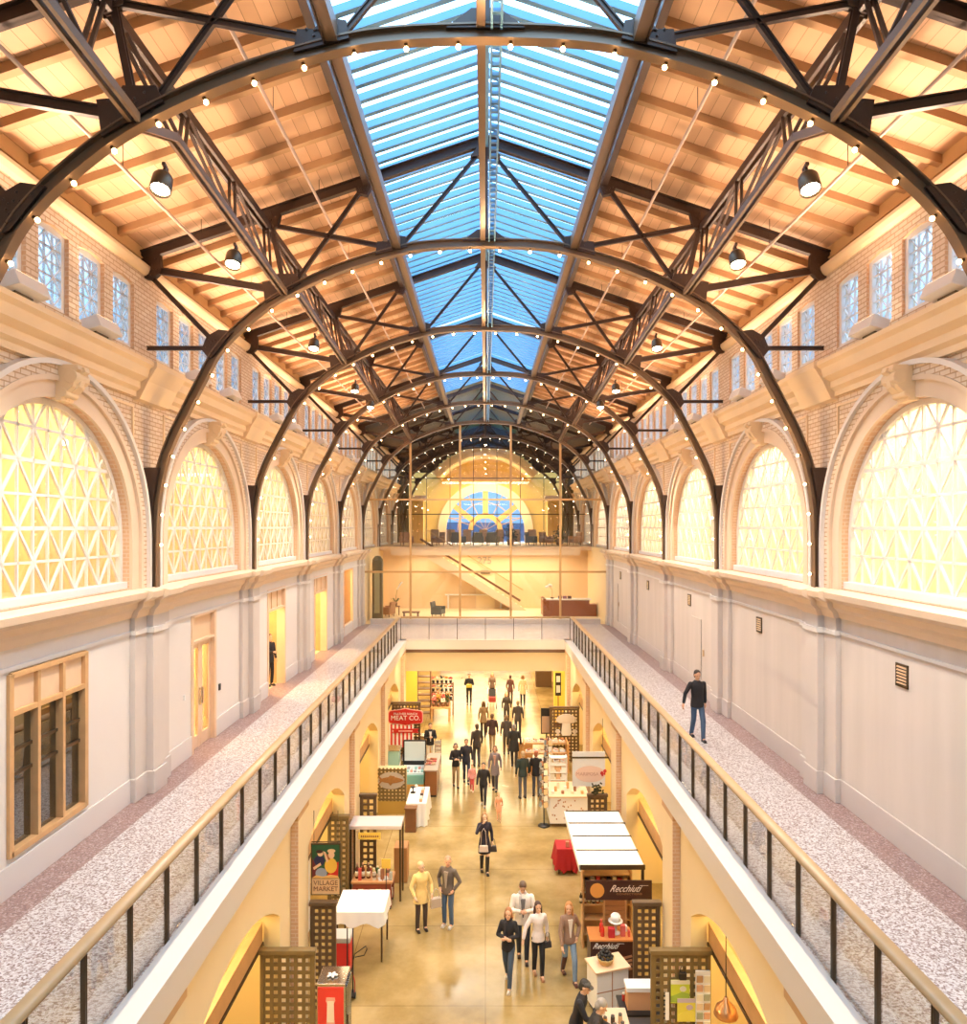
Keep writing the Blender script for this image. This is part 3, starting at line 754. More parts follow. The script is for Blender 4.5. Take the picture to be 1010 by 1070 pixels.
# ================================================================ RAILINGS
def railing(name, p0, n, dy, axis):
    pass
rx=3.99
for s in (-1,1):
    e=empty('railing',(s*rx,0,MZ)); tag(e,f'glass-panelled railing with honey wood handrail along the {SIDE[s]} walkway','railing')
    m=MB(); m.prism([(-.075,1.04),(.075,1.04),(.085,1.075),(.055,1.115),(-.055,1.115),(-.085,1.075)],'y',4,33.43); m.build('handrail', M['brass'], e, True)
    m=MB(); m.box(-.02,.02,4,33.4,1.0,1.04); m.build('handrail_channel', M['bronze'], e)
    ph=7.23 if s<0 else 7.40; y=ph-.942*2; ys=[]
    while y<33.4: ys.append(y); y+=.942
    for y in ys:
        m=MB(); m.box(-.025,.025,y-.020,y-.008,-.06,1.02); m.box(-.025,.025,y+.008,y+.020,-.06,1.02); m.build('post', M['bronze'], e)
    for a,b in zip(ys,ys[1:]):
        MB().box(-.006,.006,a+.035,b-.035,.06,.97).build('glass_panel', M['glass_rail'], e)
e=empty('railing',(0,33.56,MZ)); tag(e,'short glass railing across the far end of the open well','railing')
m=MB(); m.prism([(-.075,1.04),(.075,1.04),(.085,1.075),(.055,1.115),(-.055,1.115),(-.085,1.075)],'x',-3.90,3.90); m.build('handrail', M['brass'], e, True)
xs=[-3.9+7.8*i/6 for i in range(7)]
for x in xs: MB().box(x-.012,x+.012,-.03,.03,-.04,1.04).build('post', M['bronze'], e)
for a,b in zip(xs,xs[1:]): MB().box(a+.02,b-.02,-.006,.006,.07,.98).build('glass_panel', M['glass'], e)

# ================================================================ WALL FITTINGS (upper level)
# left window by the viewpoint
def shop_window():
    yc,hw,zb,zt=LOPS[0]; e=empty('window_70',(-XW,yc,zb)); struct(e,'wooden three-light interior window in the left wall nearest the viewpoint','window'); hh=zt-zb
    m=MB(); 
    for a in (-hw,hw): m.box(-.12,.05,a-.05,a+.05,-.05,hh+.03)
    m.box(-.12,.05,-hw,hw,-.06,.03); m.box(-.12,.05,-hw,hw,hh-.03,hh+.05); m.box(-.1,.04,-hw,hw,hh-.58,hh-.5)
    for a in (-hw/3,hw/3): m.box(-.10,.045,a-.035,a+.035,0,hh)
    m.build('window_frame', M['wood'], e, bevel=.006)
    MB().box(-.08,-.02,-hw,hw,hh-.5,hh).build('wood_panel', M['wood_light'], e)
    m=MB()
    for z in (1.05,1.4): m.box(-.10,-.04,-hw,hw,z,z+.05)
    m.build('glazing_rail', M['bronze'], e)
    for i in range(3): MB().box(-.075,-.065,-hw+.05+i*2*hw/3,-hw-.05+(i+1)*2*hw/3,.03,hh-.58).build('pane', M['glass_dark'], e)
shop_window()
def ldoor(i, lab, kind):
    yc,hw,zb,zt=LOPS[i]; e=empty(f'door_{i}',(-XW,yc,MZ)); struct(e,lab,'door'); hh=zt-MZ
    m=MB()
    for a in (-hw,hw): m.box(-.25,.03,a-.06,a+.06,0,hh+.03)
    m.box(-.25,.03,-hw,hw,hh-.04,hh+.04)
    if kind!='slat': m.box(-.2,.02,-hw,hw,hh-.66,hh-.60)
    m.build('door_frame', M['wood_light'], e)
    if kind!='slat':
        MB().box(-.15,-.08,-hw,hw,hh-.6,hh).build('wood_panel', M['wood_light'], e)
        if kind=='wide':
            for a in (-hw/3,hw/3): MB().box(-.16,-.06,a-.01,a+.01,hh-.6,hh).build('panel_joint', M['wood'], e)
    if kind=='glazed':
        for a in (-1,1):
            d=empty('door_leaf',(0,0,0)); d.parent=e
            y0,y1=(.01,hw-.06) if a>0 else (-hw+.06,-.01)
            m=MB(); m.box(-.14,-.08,y0,y0+.12,0,hh-.66); m.box(-.14,-.08,y1-.12,y1,0,hh-.66); m.box(-.135,-.085,y0+.11,y1-.11,0.01,.30); m.box(-.135,-.085,y0+.11,y1-.11,hh-.80,hh-.67); m.build('leaf_frame', M['wood_light'], d)
            MB().box(-.115,-.105,y0+.12,y1-.12,.30,hh-.8).build('pane', M['glass'], d)
            MB().box(-.08,-.03,(y0 if a>0 else y1-.03)+.04*a,(y0 if a>0 else y1-.03)+.04*a+.03,1.0,1.4).build('handle', M['chrome'], d)
    if kind=='slat':
        m=MB(); 
        for k in range(9): m.box(-.14,-.06,-hw+.12+k*(2*hw-.2)/9,-hw+.2+k*(2*hw-.2)/9,.55,hh-.1)
        m.box(-.2,-.1,-hw,hw,.5,.58); m.build('slats', M['wood'], e)
    if kind=='wide':
        MB().box(-.95,-.25,hw-.02,hw+.04,0,hh-.6).build('side_lining', M['wood'], e)
ldoor(1,'closed glazed double door with wood panel over it in the left wall','glazed')
ldoor(2,'open wood-lined doorway in the left wall with a figure in it','wide')
ldoor(3,'open wood-lined doorway in the left wall, farther than the one with a figure','wide')
ldoor(4,'slatted wooden window in the left wall near the glass wall','slat')
# rooms behind the left openings
for i,(yc,hw,zb,zt) in enumerate(LOPS):
    m=MB(); y0,y1=yc-hw-.5,yc+hw+.9; X0,X1=-10,-7.0
    m.box(X0-.1,X0,y0,y1,MZ,H(-1.5)); m.box(X0,X1,y0-.1,y0,MZ,H(-1.5)); m.box(X0,X1,y1,y1+.1,MZ,H(-1.5)); m.box(X0,X1,y0,y1,H(-1.6),H(-1.5)); m.box(X0,X1,y0,y1,MZ-.1,MZ-.01)
    struct(m.build(f'wall_room_{i+1}', M['ochre_wall'] if i else M['wood_dark']), f'interior of the room behind the {ORD[i]} opening of the left upper wall','wall')
# card reader, right wall vents, slot doors
tag(MB().box(-.01,.03,-.05,.05,0,.16).build('wall_mounted_card_reader', M['black'],None,loc=(-XW,18.45,MZ+1.1),bevel=.006),'small black card reader beside the glazed double door on the left wall','card reader')
tag(MB().box(-.0,.02,-.04,.04,0,.12).build('wall_switch', M['white'],None,loc=(-XW,16.3,MZ+1.35),bevel=.004),'small white wall switch before the glazed double door on the left wall','switch')
for k in range(5):
    e=empty('wall_vent',(XW,11.77+S*k,H(-2.40))); tag(e,f'small brass louvre vent high on the right upper wall, {ORD[k]} from the viewpoint','vent','wall vents')
    m=MB(); 
    for a,b,c,d in ((-.17,.17,-.19,-.16),(-.17,.17,.16,.19),(-.17,-.14,-.19,.19),(.14,.17,-.19,.19)): m.box(-.025,0,a,b,c,d)
    m.build('frame', M['bronze'], e); MB().box(-.004,0,-.14,.14,-.16,.16).build('backing', M['black'], e)
    for j in range(6): MB().obox((-.014,0,-.13+j*.052),.02,.28,.03,Matrix.Rotation(.6,3,'Y')).build('slat', M['brass'], e)
for i,(y,w) in enumerate(((22.75,.30),(37.0,.30))):
    e=empty(f'door_{10+i}',(XW,y,MZ)); struct(e,f'flush concealed door with dark slot edge in the right wall, {"near the walking man" if i==0 else "by the glass wall"}','door')
    MB().box(-.012,0,0,.06,0,2.35).build('slot', M['black'], e); MB().box(-.02,0,.0,1.0,0,2.35).build('door_leaf', M['plaster_r'], e)
    MB().box(-.045,-.02,-.35,-.25,1.25,1.45).build('switch_plate', M['brass'], e)
e=empty('door_12',(XW,26.2,MZ)); struct(e,'narrow metal service hatch in the right upper wall','hatch')
MB().box(-.05,0,0,.5,.55,1.55).build('door_leaf', M['chrome'], e); MB().box(-.06,0,-.03,.53,.5,.55).build('frame', M['bronze'], e)

# ================================================================ GLASS WALL AND LOBBY
GY=39.35
e=empty('wall_glass',(0,GY,MZ)); struct(e,'tall glass wall with slim golden mullions closing the nave','glass wall')
gab=[(-6.7,.0),(6.7,.0),(6.7,5.1+5.23),(2.36,RF(2.36)+5.3),(0,7.9+5.23),(-2.36,RF(2.36)+5.3),(-6.7,5.1+5.23)]
m=MB(); m.prism(gab,'y',.05,.06); m.build('pane', M['glass'], e)
def archh(x):
    x=abs(x)
    for (x0,z0),(x1,z1) in zip(ARCP,ARCP[1:]):
        if x0<=x<=x1+1e-6: return z0+(z1-z0)*(x-x0)/(x1-x0) if x1>x0 else z0
    return 5
for x in (-4.05,0-.0,-1.36*0-4.05+2.68,4.05-2.68,4.05): 
    if x==0: continue
    MB().box(x-.055,x+.055,-.08,.08,0,archh(x)+5.23).build('mullion', M['beam_gold'], e)
for z,x in ((2.82,6.6),(6.73,6.3)): MB().box(-x,x,-.06,.06,z-.05,z+.05).build('transom', M['beam_gold'], e)
MB().box(-6.2,6.2,-.15,.15,0,.28).build('base_sill', M['pil_grey'], e)
# inner lounge glass screen
e=empty('wall_glass_inner',(0,47.5,H(-1.2))); struct(e,'second glass screen in front of the upper lounge','glass wall')
for x in [-6.9+1.53*i for i in range(10)]: MB().box(x-.02,x+.02,-.03,.03,0,6.5 if abs(x)<4 else 4.6).build('mullion', M['bronze'], e)
for z in (2.05,4.4): MB().box(-6.9,6.9,-.02,.02,z-.03,z+.03).build('transom', M['bronze'], e)
MB().box(-6.9,6.9,-.004,.004,.05,1.0).build('pane', M['glass'], e)
# lobby back wall and stairs
m=MB(); m.box(-7.2,7.2,47.0,47.2,MZ,H(-1.45))
struct(m.build('wall_lobby_back', C('lobby_peach',(.80,.58,.34))),'smooth cream back wall of the lobby','wall')
m=MB(); m.box(-5.9,5.9,45.35,45.5,H(-1.75),H(-1.2)); m.box(-5.9,5.9,45.5,46.2,H(-1.75),H(-1.65))
struct(m.build('trim_91', M['stone']),'deep cream fascia of the upper lounge floor','fascia')
for s in (-1,1):
    m=MB(); m.box(s*6.6,s*7.2,39.3,47,MZ,H(-1.2))
    struct(m.build('wall_lobby_'+SIDE[s], M['cream_wall']),f'cream side wall of the lobby on the {SIDE[s]}','wall')
m=MB(); hn=30; fz=H(-.25); Q=[(3.25*math.cos(PI-PI*i/hn),fz+3.25*math.sin(PI-PI*i/hn)) for i in range(hn+1)]
for yy in (59.8,60.0):
    m.add([(-7,yy,H(-1.2)),(-3.25,yy,H(-1.2)),(-3.25,yy,H(7.8)),(-7,yy,H(7.8))],[(0,1,2,3)]); m.add([(7,yy,H(-1.2)),(3.25,yy,H(-1.2)),(3.25,yy,H(7.8)),(7,yy,H(7.8))],[(0,1,2,3)])
    for p,q in zip(Q,Q[1:]): m.add([(p[0],yy,p[1]),(q[0],yy,q[1]),(q[0],yy,H(7.8)),(p[0],yy,H(7.8))],[(0,1,2,3)])
for p,q in zip(Q,Q[1:]): m.add([(p[0],59.8,p[1]),(q[0],59.8,q[1]),(q[0],60,q[1]),(p[0],60,p[1])],[(0,1,2,3)])
struct(m.build('wall_tower', C('tower_gold',(.72,.47,.12),noise=.12,scale=2)),'yellow end wall of the tower with its great fan window','wall')
e=empty('window_80',(0,59.75,H(-.25))); struct(e,'fan-shaped arched window on the bay at the far end','window')
def halfdisc(r,n=30): return [(r*math.cos(PI*i/n), r*math.sin(PI*i/n)) for i in range(n+1)]
m=MB(); P=halfdisc(3.3); m.prism(P+[(-3.3,-.95),(3.3,-.95)],'y',0,.02); m.build('pane', M['bay_sky'] if 'bay_sky' in M else M['glass'], e)
def ring(mb,r0,r1,y0,y1,n=32):
    a=halfdisc(r0,n); b=halfdisc(r1,n)
    mb.sheet([[(p[0],y0,p[1]) for p in a],[(p[0],y0,p[1]) for p in b],[(p[0],y1,p[1]) for p in b],[(p[0],y1,p[1]) for p in a],[(p[0],y0,p[1]) for p in a]])
m=MB(); ring(m,3.2,3.9,-.25,0); m.box(-3.9,-3.2,-.25,0,-.95,0); m.box(3.2,3.9,-.25,0,-.95,0); m.build('arch_moulding', M['stone'], e)
m=MB(); ring(m,1.0,1.4,-.12,0)
for a in (38,90,142):
    t=math.radians(a); m.bar((1.3*math.cos(t),-.05,1.3*math.sin(t)),(3.25*math.cos(t),-.05,3.25*math.sin(t)),.45,.14,(0,1,0))
m.build('window_frame', M['beam_gold'], e)
m=MB()
for a in (19,64,116,161):
    t=math.radians(a); m.bar((1.3*math.cos(t),-.03,1.3*math.sin(t)),(3.25*math.cos(t),-.03,3.25*math.sin(t)),.05,.04,(0,1,0))
ring(m,2.25,2.3,-.05,0); m.bar((-3.2,-.03,1.0),(3.2,-.03,1.0),.06,.04,(0,1,0))
for a in (30,60,90,120,150):
    t=math.radians(a); m.bar((0,-.03,0),(1.1*math.cos(t),-.03,1.1*math.sin(t)),.04,.04,(0,1,0))
m.build('muntins', M['beam_gold'], e)
# vault rim in front of the tower wall
m=MB(); a=[(5.2*math.cos(t),5.2*math.sin(t)) for t in [math.radians(38+104*i/24) for i in range(25)]]; b=[(4.6*math.cos(t),4.6*math.sin(t)) for t in [math.radians(38+104*i/24) for i in range(25)]]
m.sheet([[(p[0],56.2,H(1.0)+p[1]) for p in a],[(p[0],56.2,H(1.0)+p[1]) for p in b],[(p[0]*.98,59.8,H(1.0)+p[1]) for p in b],[(p[0]*.98,59.8,H(1.0)+p[1]) for p in a],[(p[0],56.2,H(1.0)+p[1]) for p in a]])
struct(m.build('ceiling_vault', M['cream_wall'], None, True),'curved cream cove vault above the fan window','ceiling')
m=MB(); hn=24
V_=[(5.25*math.cos(math.radians(142-104*i/hn)),H(1.0)+5.25*math.sin(math.radians(142-104*i/hn))) for i in range(hn+1)]
for p,q in zip(V_,V_[1:]): m.box(p[0],q[0],56.3,56.4,(p[1]+q[1])/2,H(8.0))
m.box(-7.1,V_[0][0],56.3,56.4,V_[0][1],H(8.0)); m.box(7.1,V_[-1][0],56.3,56.4,V_[-1][1],H(8.0))
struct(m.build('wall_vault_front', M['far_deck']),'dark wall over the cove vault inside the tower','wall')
for s in (-1,1):
    m=MB(); rows=[]
    for z in (H(-1.15),H(4.2)): rows.append([(s*(5.75+.85*i/24),54.6+.07*math.sin(i*1.6),z) for i in range(25)])
    m.sheet(rows); o=m.build('lounge_curtain', C('drape_dark',(.10,.075,.03)), None, True); sol=o.modifiers.new('solid','SOLIDIFY'); sol.thickness=.02
    tag(o,f'tall dark curtain hanging at the {SIDE[s]} edge of the lounge','curtain')
m=MB(); m.prism([(-300,3),(-300,12.8),(-180,13.6),(-60,12.4),(-10,12.9),(30,12.2),(120,13.2),(220,12.6),(300,13),(300,3)],'y',399,400)
struct(m.build('hills', C('hill_blue',(.03,.07,.13))),'low dark blue hills across the bay','hills')
for s in (-1,1):
    e=empty('trim_9'+('2' if s<0 else '3'),(s*5.2,55.5,H(-1.2))); struct(e,f'square cream pier with moulded cap at the {SIDE[s]} of the lounge','pier')
    MB().box(-.5,.5,-.5,.5,0,3.2).build('shaft', M['tower_gold'], e); m=MB(); m.box(-.6,.6,-.6,.6,3.2,3.35); m.box(-.72,.72,-.72,.72,3.35,3.6); m.build('cap', M['stone'], e)
m=MB(); m.box(-80,80,64,400,3.0,3.1)
struct(m.build('water_bay', M['water'] if 'water' in M else M['bar_sky_tint']),'blue bay water beyond the fan window','water')
# ================================================================ MARKET STALLS (ground level)
ITAL=None
def text(parent, s, loc, size, mat, rot=(PI/2,0,0), shear=0, align='CENTER', ext=.004, xs=1, name='lettering'):
    c=bpy.data.curves.new(name,'FONT'); c.body=s; c.size=size; c.align_x=align; c.align_y='CENTER'; c.extrude=ext; c.shear=shear
    c.materials.append(mat); t=bpy.data.objects.new(name,c); COL.objects.link(t); bpy.context.view_layer.update()
    me=bpy.data.meshes.new_from_object(t.evaluated_get(bpy.context.evaluated_depsgraph_get())); bpy.data.objects.remove(t)
    o=bpy.data.objects.new(name,me); COL.objects.link(o); o.parent=parent; o.location=loc; o.rotation_euler=rot; o.scale=(xs,1,1); return o
def lattice(x0,x1,y,ztop,mat,label,cap=True):
    e=empty('lattice_screen',((x0+x1)/2,y,0),0,label,'screen','lattice screens between the stalls'); w=(x1-x0)/2
    m=MB(); p=.135; n=max(2,round((2*w-.08)/p)); p=(2*w-.06)/n
    for i in range(n+1): m.box(-w+.03+i*p-.033,-w+.03+i*p+.033,-.012,.004,.12,ztop-.06)
    k=int((ztop-.2)/p)
    for j in range(k+1): m.box(-w,w,-.004,.014,ztop-.09-j*p-.033,ztop-.09-j*p+.033)
    m.build('lattice_panel', mat, e)
    m=MB(); m.box(-w-.03,-w+.03,-.035,.035,0,ztop); m.box(w-.03,w+.03,-.035,.035,0,ztop); m.build('upright', mat, e)
    MB().box(-w-.05,w+.05,-.07,.07,ztop-.03,ztop+.05).build('cap_rail', mat, e, bevel=.008)
    return e
OL,BR=M['lattice'],M['lattice_brown']
lattice(-4.05,-3.12,13.2,2.40,OL,'olive lattice screen beside the red drinks cooler')
lattice(-3.57,-3.10,14.97,2.36,BR,'narrow brown lattice screen under the painted market sign')
lattice(-4.16,-3.66,19.35,2.40,OL,'olive lattice screen behind the red-brown goods table')
lattice(-3.57,-3.16,20.9,2.40,BR,'narrow brown lattice screen in front of the fish stall')
lattice(-4.05,-2.86,31.7,2.44,BR,'wide brown lattice screen behind the red meat sign')
lattice(3.03,4.05,13.2,2.40,OL,'olive lattice screen hung with green posters')
lattice(3.07,3.56,14.97,2.36,BR,'narrow brown lattice screen beside the chocolate stall')
lattice(2.98,3.48,21.0,2.36,BR,'narrow brown lattice screen below the butterfly sign')
lattice(2.75,3.95,30.9,2.44,BR,'brown lattice screen carrying the white mushroom')

def bottle(x,y,z,h,r,col,lab,grp,capc=None,label_c=None):
    e=empty('bottle',(x,y,z),0,lab,'bottle',grp)
    MB().lathe([(r*.9,0),(r,.02*h),(r,.58*h),(r*.75,.68*h),(r*.34,.78*h),(r*.32,.95*h),(0,.95*h)],(0,0,0),12).build('body',C('bottle_%s'%str(col),col,rough=.15),e,True)
    MB().lathe([(r*.4,.90*h),(r*.4,h),(0,h)],(0,0,0),10).build('cap',C('cap_%s'%str(capc),capc or (.7,.6,.3)),e,True)
    if label_c: MB().lathe([(r*1.02,.15*h),(r*1.02,.48*h)],(0,0,0),12).build('paper_label',C('lab_%s'%str(label_c),label_c),e,True)
    return e
def carton(x,y,z,w,d,h,col,lab,grp,rz=0,band=None,cat='box',name='carton'):
    e=empty(name,(x,y,z),rz,lab,cat,grp)
    MB().box(-w/2,w/2,-d/2,d/2,0,h).build('body',C('box_%s'%str(col),col,rough=.6),e,bevel=min(w,d,h)*.06)
    if band: MB().box(-w/2-.002,w/2+.002,-d/2-.002,d/2+.002,h*.35,h*.65).build('printed_band',C('box_%s'%str(band),band,rough=.6),e)
    return e
def jar(x,y,z,h,r,col,lid,lab,grp):
    e=empty('jar',(x,y,z),0,lab,'jar',grp)
    MB().lathe([(r*.92,0),(r,.05*h),(r,.75*h),(r*.8,.84*h),(0,.84*h)],(0,0,0),12).build('body',C('jar_%s'%str(col),col,rough=.2),e,True)
    MB().lathe([(r*.86,.84*h),(r*.86,h),(0,h)],(0,0,0),12).build('lid',C('lid_%s'%str(lid),lid),e,True); return e
def cloth_table(x0,x1,y0,y1,zt,mat,lab,zb=0,flare=.08,seed=1):
    e=empty('draped_table',((x0+x1)/2,(y0+y1)/2,0),0,lab,'table'); w=(x1-x0)/2; d=(y1-y0)/2; rr=random.Random(seed)
    per=[]; n=14
    for i in range(n): per.append((-w+2*w*i/n,-d))
    for i in range(n): per.append((w,-d+2*d*i/n))
    for i in range(n): per.append((w-2*w*i/n,d))
    for i in range(n): per.append((-w,d-2*d*i/n))
    rows=[]; ph=[rr.uniform(-1,1) for _ in per]
    for k in range(7):
        t=k/6; row=[]
        for i,(a,b) in enumerate(per):
            f=1+flare*t*(1+.8*math.sin(i*1.7)+.5*ph[i])/max(w,d)*.6
            dz=.05*t*math.sin(i*.9)
            row.append((a*f,b*f,zt-(zt-zb)*t+ (dz if k<6 or zb>.05 else 0)))
        rows.append(row)
    m=MB(); m.sheet(rows,True); m.add([(-w,-d,zt),(w,-d,zt),(w,d,zt),(-w,d,zt)],[(0,1,2,3)]); m.build('tablecloth',mat,e,True)
    for a in (-1,1):
        for b in (-1,1): MB().box(a*(w-.06)-.02,a*(w-.06)+.02,b*(d-.06)-.02,b*(d-.06)+.02,0,zt-.03).build('leg',M['bronze'],e)
    MB().box(-w+.01,w-.01,-d+.01,d-.01,zt-.03,zt-.005).build('tabletop',M['wood'],e)
    return e
# ---- red drinks cooler
e=empty('drinks_cooler',(-2.81,13.48,0),0,'red drinks cooler printed with a pale bottle, white bow on top','cooler')
MB().box(-.26,.26,-.26,.28,.05,1.80).build('cabinet',M['chrome'],e,bevel=.01)
MB().box(-.235,.235,-.275,-.26,.10,1.74).build('front_panel',C('poster_red',(.75,.05,.035),rough=.35),e)
m=MB(); prof=[(a*1.7,b) for a,b in [(-.10,.15),(-.105,.7),(-.09,.85),(-.05,.98),(-.04,1.2),(-.035,1.45),(-.05,1.5),(-.045,1.56),(.045,1.56),(.05,1.5),(.035,1.45),(.04,1.2),(.05,.98),(.09,.85),(.105,.7),(.10,.15)]]
m.prism(prof,'y',-.283,-.275); m.build('bottle_print',C('bottle_print',(.85,.42,.30),rough=.4),e)
m=MB(); m.prism([(-.17,.3),(-.17,.62),(.17,.62),(.17,.3)],'y',-.287,-.283); m.prism([(-.066,1.12),(-.06,1.5),(.06,1.5),(.066,1.12)],'y',-.287,-.283); m.build('bottle_label_print',C('label_cream',(.86,.72,.55)),e)
MB().box(.262,.285,-.22,.24,.12,1.72).build('glass_door',M['glass_dark'],e); MB().box(.285,.31,-.2,-.17,.7,1.2).build('door_handle',M['bronze'],e)
for a in (-.2,.2): MB().box(a-.02,a+.02,-.2,.2,0,.05).build('foot',M['black'],e)
e=empty('ribbon_bow',(-2.83,13.45,1.80),0,'crumpled white ribbon bow lying on the drinks cooler','bow')
m=MB()
for a in range(5): 
    t=a*2*PI/5; m.ball((.06*math.cos(t),.05*math.sin(t),.025),.05,.03,.022,8,5,Matrix.Rotation(t,3,'Z'))
m.build('ribbon_loop',M['white'],e,True)
# ---- painted market sign
e=empty('hanging_sign',(-3.32,15.15,2.45),0,'hanging painted sign of two fruit pickers lettered VILLAGE MARKET','sign')
MB().box(-.31,.31,-.02,.02,0,1.07).build('board',M['bronze'],e)
MB().box(-.285,.285,-.026,-.02,.36,1.045).build('picture_panel',C('poster_green',(.02,.09,.03)),e)
MB().box(-.285,.285,-.026,-.02,.02,.34).build('name_panel',C('poster_buff',(.80,.52,.26)),e)
def blobp(parent,pts,mat,y=-.032,name='painted_shape'):
    m=MB(); m.prism(pts,'y',y,y+.006); return m.build(name,mat,parent)
def ell(cx,cz,rx,rz,n=16,rot=0):
    return [(cx+rx*math.cos(t)*math.cos(rot)-rz*math.sin(t)*math.sin(rot),cz+rx*math.cos(t)*math.sin(rot)+rz*math.sin(t)*math.cos(rot)) for t in [2*PI*i/n for i in range(n)]]
blobp(e,[(-.28,.36),(-.28,.78),(-.2,.62),(-.14,.36)],C('p_maroon',(.16,.02,.02)))
blobp(e,ell(-.13,.72,.11,.11,rot=.4),C('p_navy',(.02,.02,.07)),-.034)
blobp(e,ell(-.09,.46,.12,.11),C('p_grey',(.32,.34,.38)),-.035)
blobp(e,ell(-.11,.87,.06,.06),C('p_skin',(.80,.50,.28)),-.036); blobp(e,ell(-.13,.91,.07,.035),C('p_hair',(.05,.02,.01)),-.038)
blobp(e,[(-.26,.58),(-.11,.68),(-.09,.63),(-.24,.53)],M['p_skin'],-.038); blobp(e,[(-.05,.92),(.0,.9),(.06,.72),(.02,.68)],M['p_skin'],-.038)
blobp(e,ell(.11,.62,.13,.16),C('p_yellow',(.85,.50,.06)),-.036); blobp(e,[(.02,.40),(.26,.40),(.27,.70),(.20,.66)],C('p_red',(.60,.02,.01)),-.035)
blobp(e,ell(.12,.84,.065,.075),M['p_skin'],-.038); blobp(e,ell(.12,.925,.085,.04),M['poster_buff'],-.040); blobp(e,ell(.05,.80,.03,.07,rot=.5),C('p_auburn',(.35,.10,.03)),-.037)
blobp(e,[(-.285,.36),(.285,.36),(.25,.41),(.1,.43),(-.05,.39),(-.2,.42)],C('p_gold',(.8,.45,.12)),-.041)
text(e,'VILLAGE',(0,-.03,.255),.135,C('sign_brown',(.25,.10,.04))); text(e,'MARKET',(0,-.03,.13),.135,M['sign_brown'])
MB().tube([(-.30,0,1.10),(.30,0,1.10)],.012,8).build('hanging_bar',M['bronze'],e); 
for a in (-.25,.25): MB().bar((a,0,1.05),(a,0,1.75),.012,.012).build('hanger',M['bronze'],e)
# ---- drinks tub, cart, cloth stand
e=empty('cooler_chest',(-3.22,16.45,0),0,'red cooler chest with grey lid on a black base by the white-draped stand','cooler')
MB().box(-.19,.19,-.2,.2,.12,.80).build('body',M['red'],e,bevel=.02); MB().box(-.2,.2,-.21,.21,.80,.92).build('lid',C('grey_plastic',(.45,.43,.40)),e,bevel=.02); MB().box(-.2,.2,-.21,.21,0,.12).build('base',M['black'],e)
e=empty('hand_cart',(-2.9,15.6,0),0,'black tubular hand cart with a looped handle standing in the aisle','cart')
for x in (-.06,.06): MB().tube([(x,0,.12),(x,0,1.5)],.014,8).build('upright',M['black'],e,True)
MB().tube([(.05,0,.75),(.1,0,.95),(.34,0,1.12),(.36,0,1.05),(.30,0,.92),(.1,0,.88)],.010,8).build('handle',M['black'],e,True)
MB().tube([(.05,0,.55),(.10,0,.35),(.10,0,.10),(.05,-.02,.12)],.012,8).build('kick_bar',C('cart_red',(.4,.03,.02)),e,True)
MB().box(-.16,.10,-.15,.10,.10,.13).build('toe_plate',M['black'],e)
for x in (-.12,.10): MB().lathe([(0,-.02),(.06,-.02),(.07,0),(.06,.02),(0,.02)],(x,0,.07),14,'x').build('wheel',M['black'],e,True)
cloth_table(-3.5,-2.35,16.85,17.9,1.18,M['cloth_white'],'tall stand draped in white cloth behind the painted market sign',.88,.05)
# ---- frame stand and goods table
e=empty('canopy_stand',(-2.97,19.9,0),0,'dark metal frame stand with a pale flat canopy over the goods table','stand')
for a in (-.67,.67):
    for b in (-.25,.35): MB().box(a-.025,a+.025,b-.025,b+.025,0,1.98).build('post',M['bronze'],e)
MB().box(-.7,.7,-.3,.4,1.95,2.05).build('canopy',C('canopy_pink',(.66,.55,.50)),e,bevel=.01)
MB().box(-.45,.15,-.335,-.305,1.70,1.88).build('name_board',C('sign_yellow',(.75,.50,.08)),e)
text(e,'BREAD & CHEESE' if 0 else '',(0,-.34,1.79),.1,M['sign_brown']) if 0 else None
m=MB(); 
for i in range(9): m.box(-.38+i*.055,-.345+i*.055,-.34,-.335,1.765,1.81)
m.build('faint_script',M['sign_brown'],e)
e=empty('goods_table',(-3.0,19.5,0),0,'red-brown wooden table on wheels loaded with bottles and packets','table')
MB().box(-.55,.55,-.3,.3,.68,.74).build('tabletop',C('table_tan',(.55,.28,.12),rough=.35),e,bevel=.008); MB().box(-.5,.5,-.27,.27,.54,.68).build('apron',M['wood_red'],e)
for a in (-.48,.48):
    for b in (-.25,.25): 
        l=MB().box(a-.04,a+.04,b-.04,b+.04,.07,.54).build('leg',M['wood_red'],e); MB().lathe([(0,-.02),(.04,-.02),(.04,.02),(0,.02)],(a,b,.04),10,'x').build('caster',M['black'],l,True)
MB().box(-.5,.5,-.25,.25,.2,.24).build('lower_shelf',M['wood_red'],e)
for i in range(3): bottle(-3.42+i*.15,19.42,.74,.40,.055,(.10,.03,.02),f'dark tall bottle with pale label on the red-brown goods table, {ORD[i]} in the row','bottles on the goods table',(.6,.35,.2),(.75,.66,.5))
cols=[((.65,.60,.50),'cream'),((.55,.08,.05),'red'),((.75,.45,.15),'orange'),((.6,.5,.4),'tan'),((.78,.74,.68),'white'),((.35,.15,.08),'brown'),((.7,.3,.2),'salmon'),((.45,.45,.4),'grey')]
for i,(c,n) in enumerate(cols):
    x=-3.42+ (i%4)*.09 if i<3 else -2.95+(i-3)*.11
    carton(x,19.30 if i%2 else 19.55,.74,.085,.07,.16+.05*((i*3)%4),c,f'{n} packet standing among the goods on the red-brown table','packets on the goods table',.2*i,(.2,.1,.06) if i%3==0 else None,'packet','packet')
carton(-2.72,19.35,.74,.26,.18,.03,(.66,.64,.62),'open grey pamphlet stack at the end of the goods table','pamphlets',.3,None,'pamphlets','pamphlet_stack')
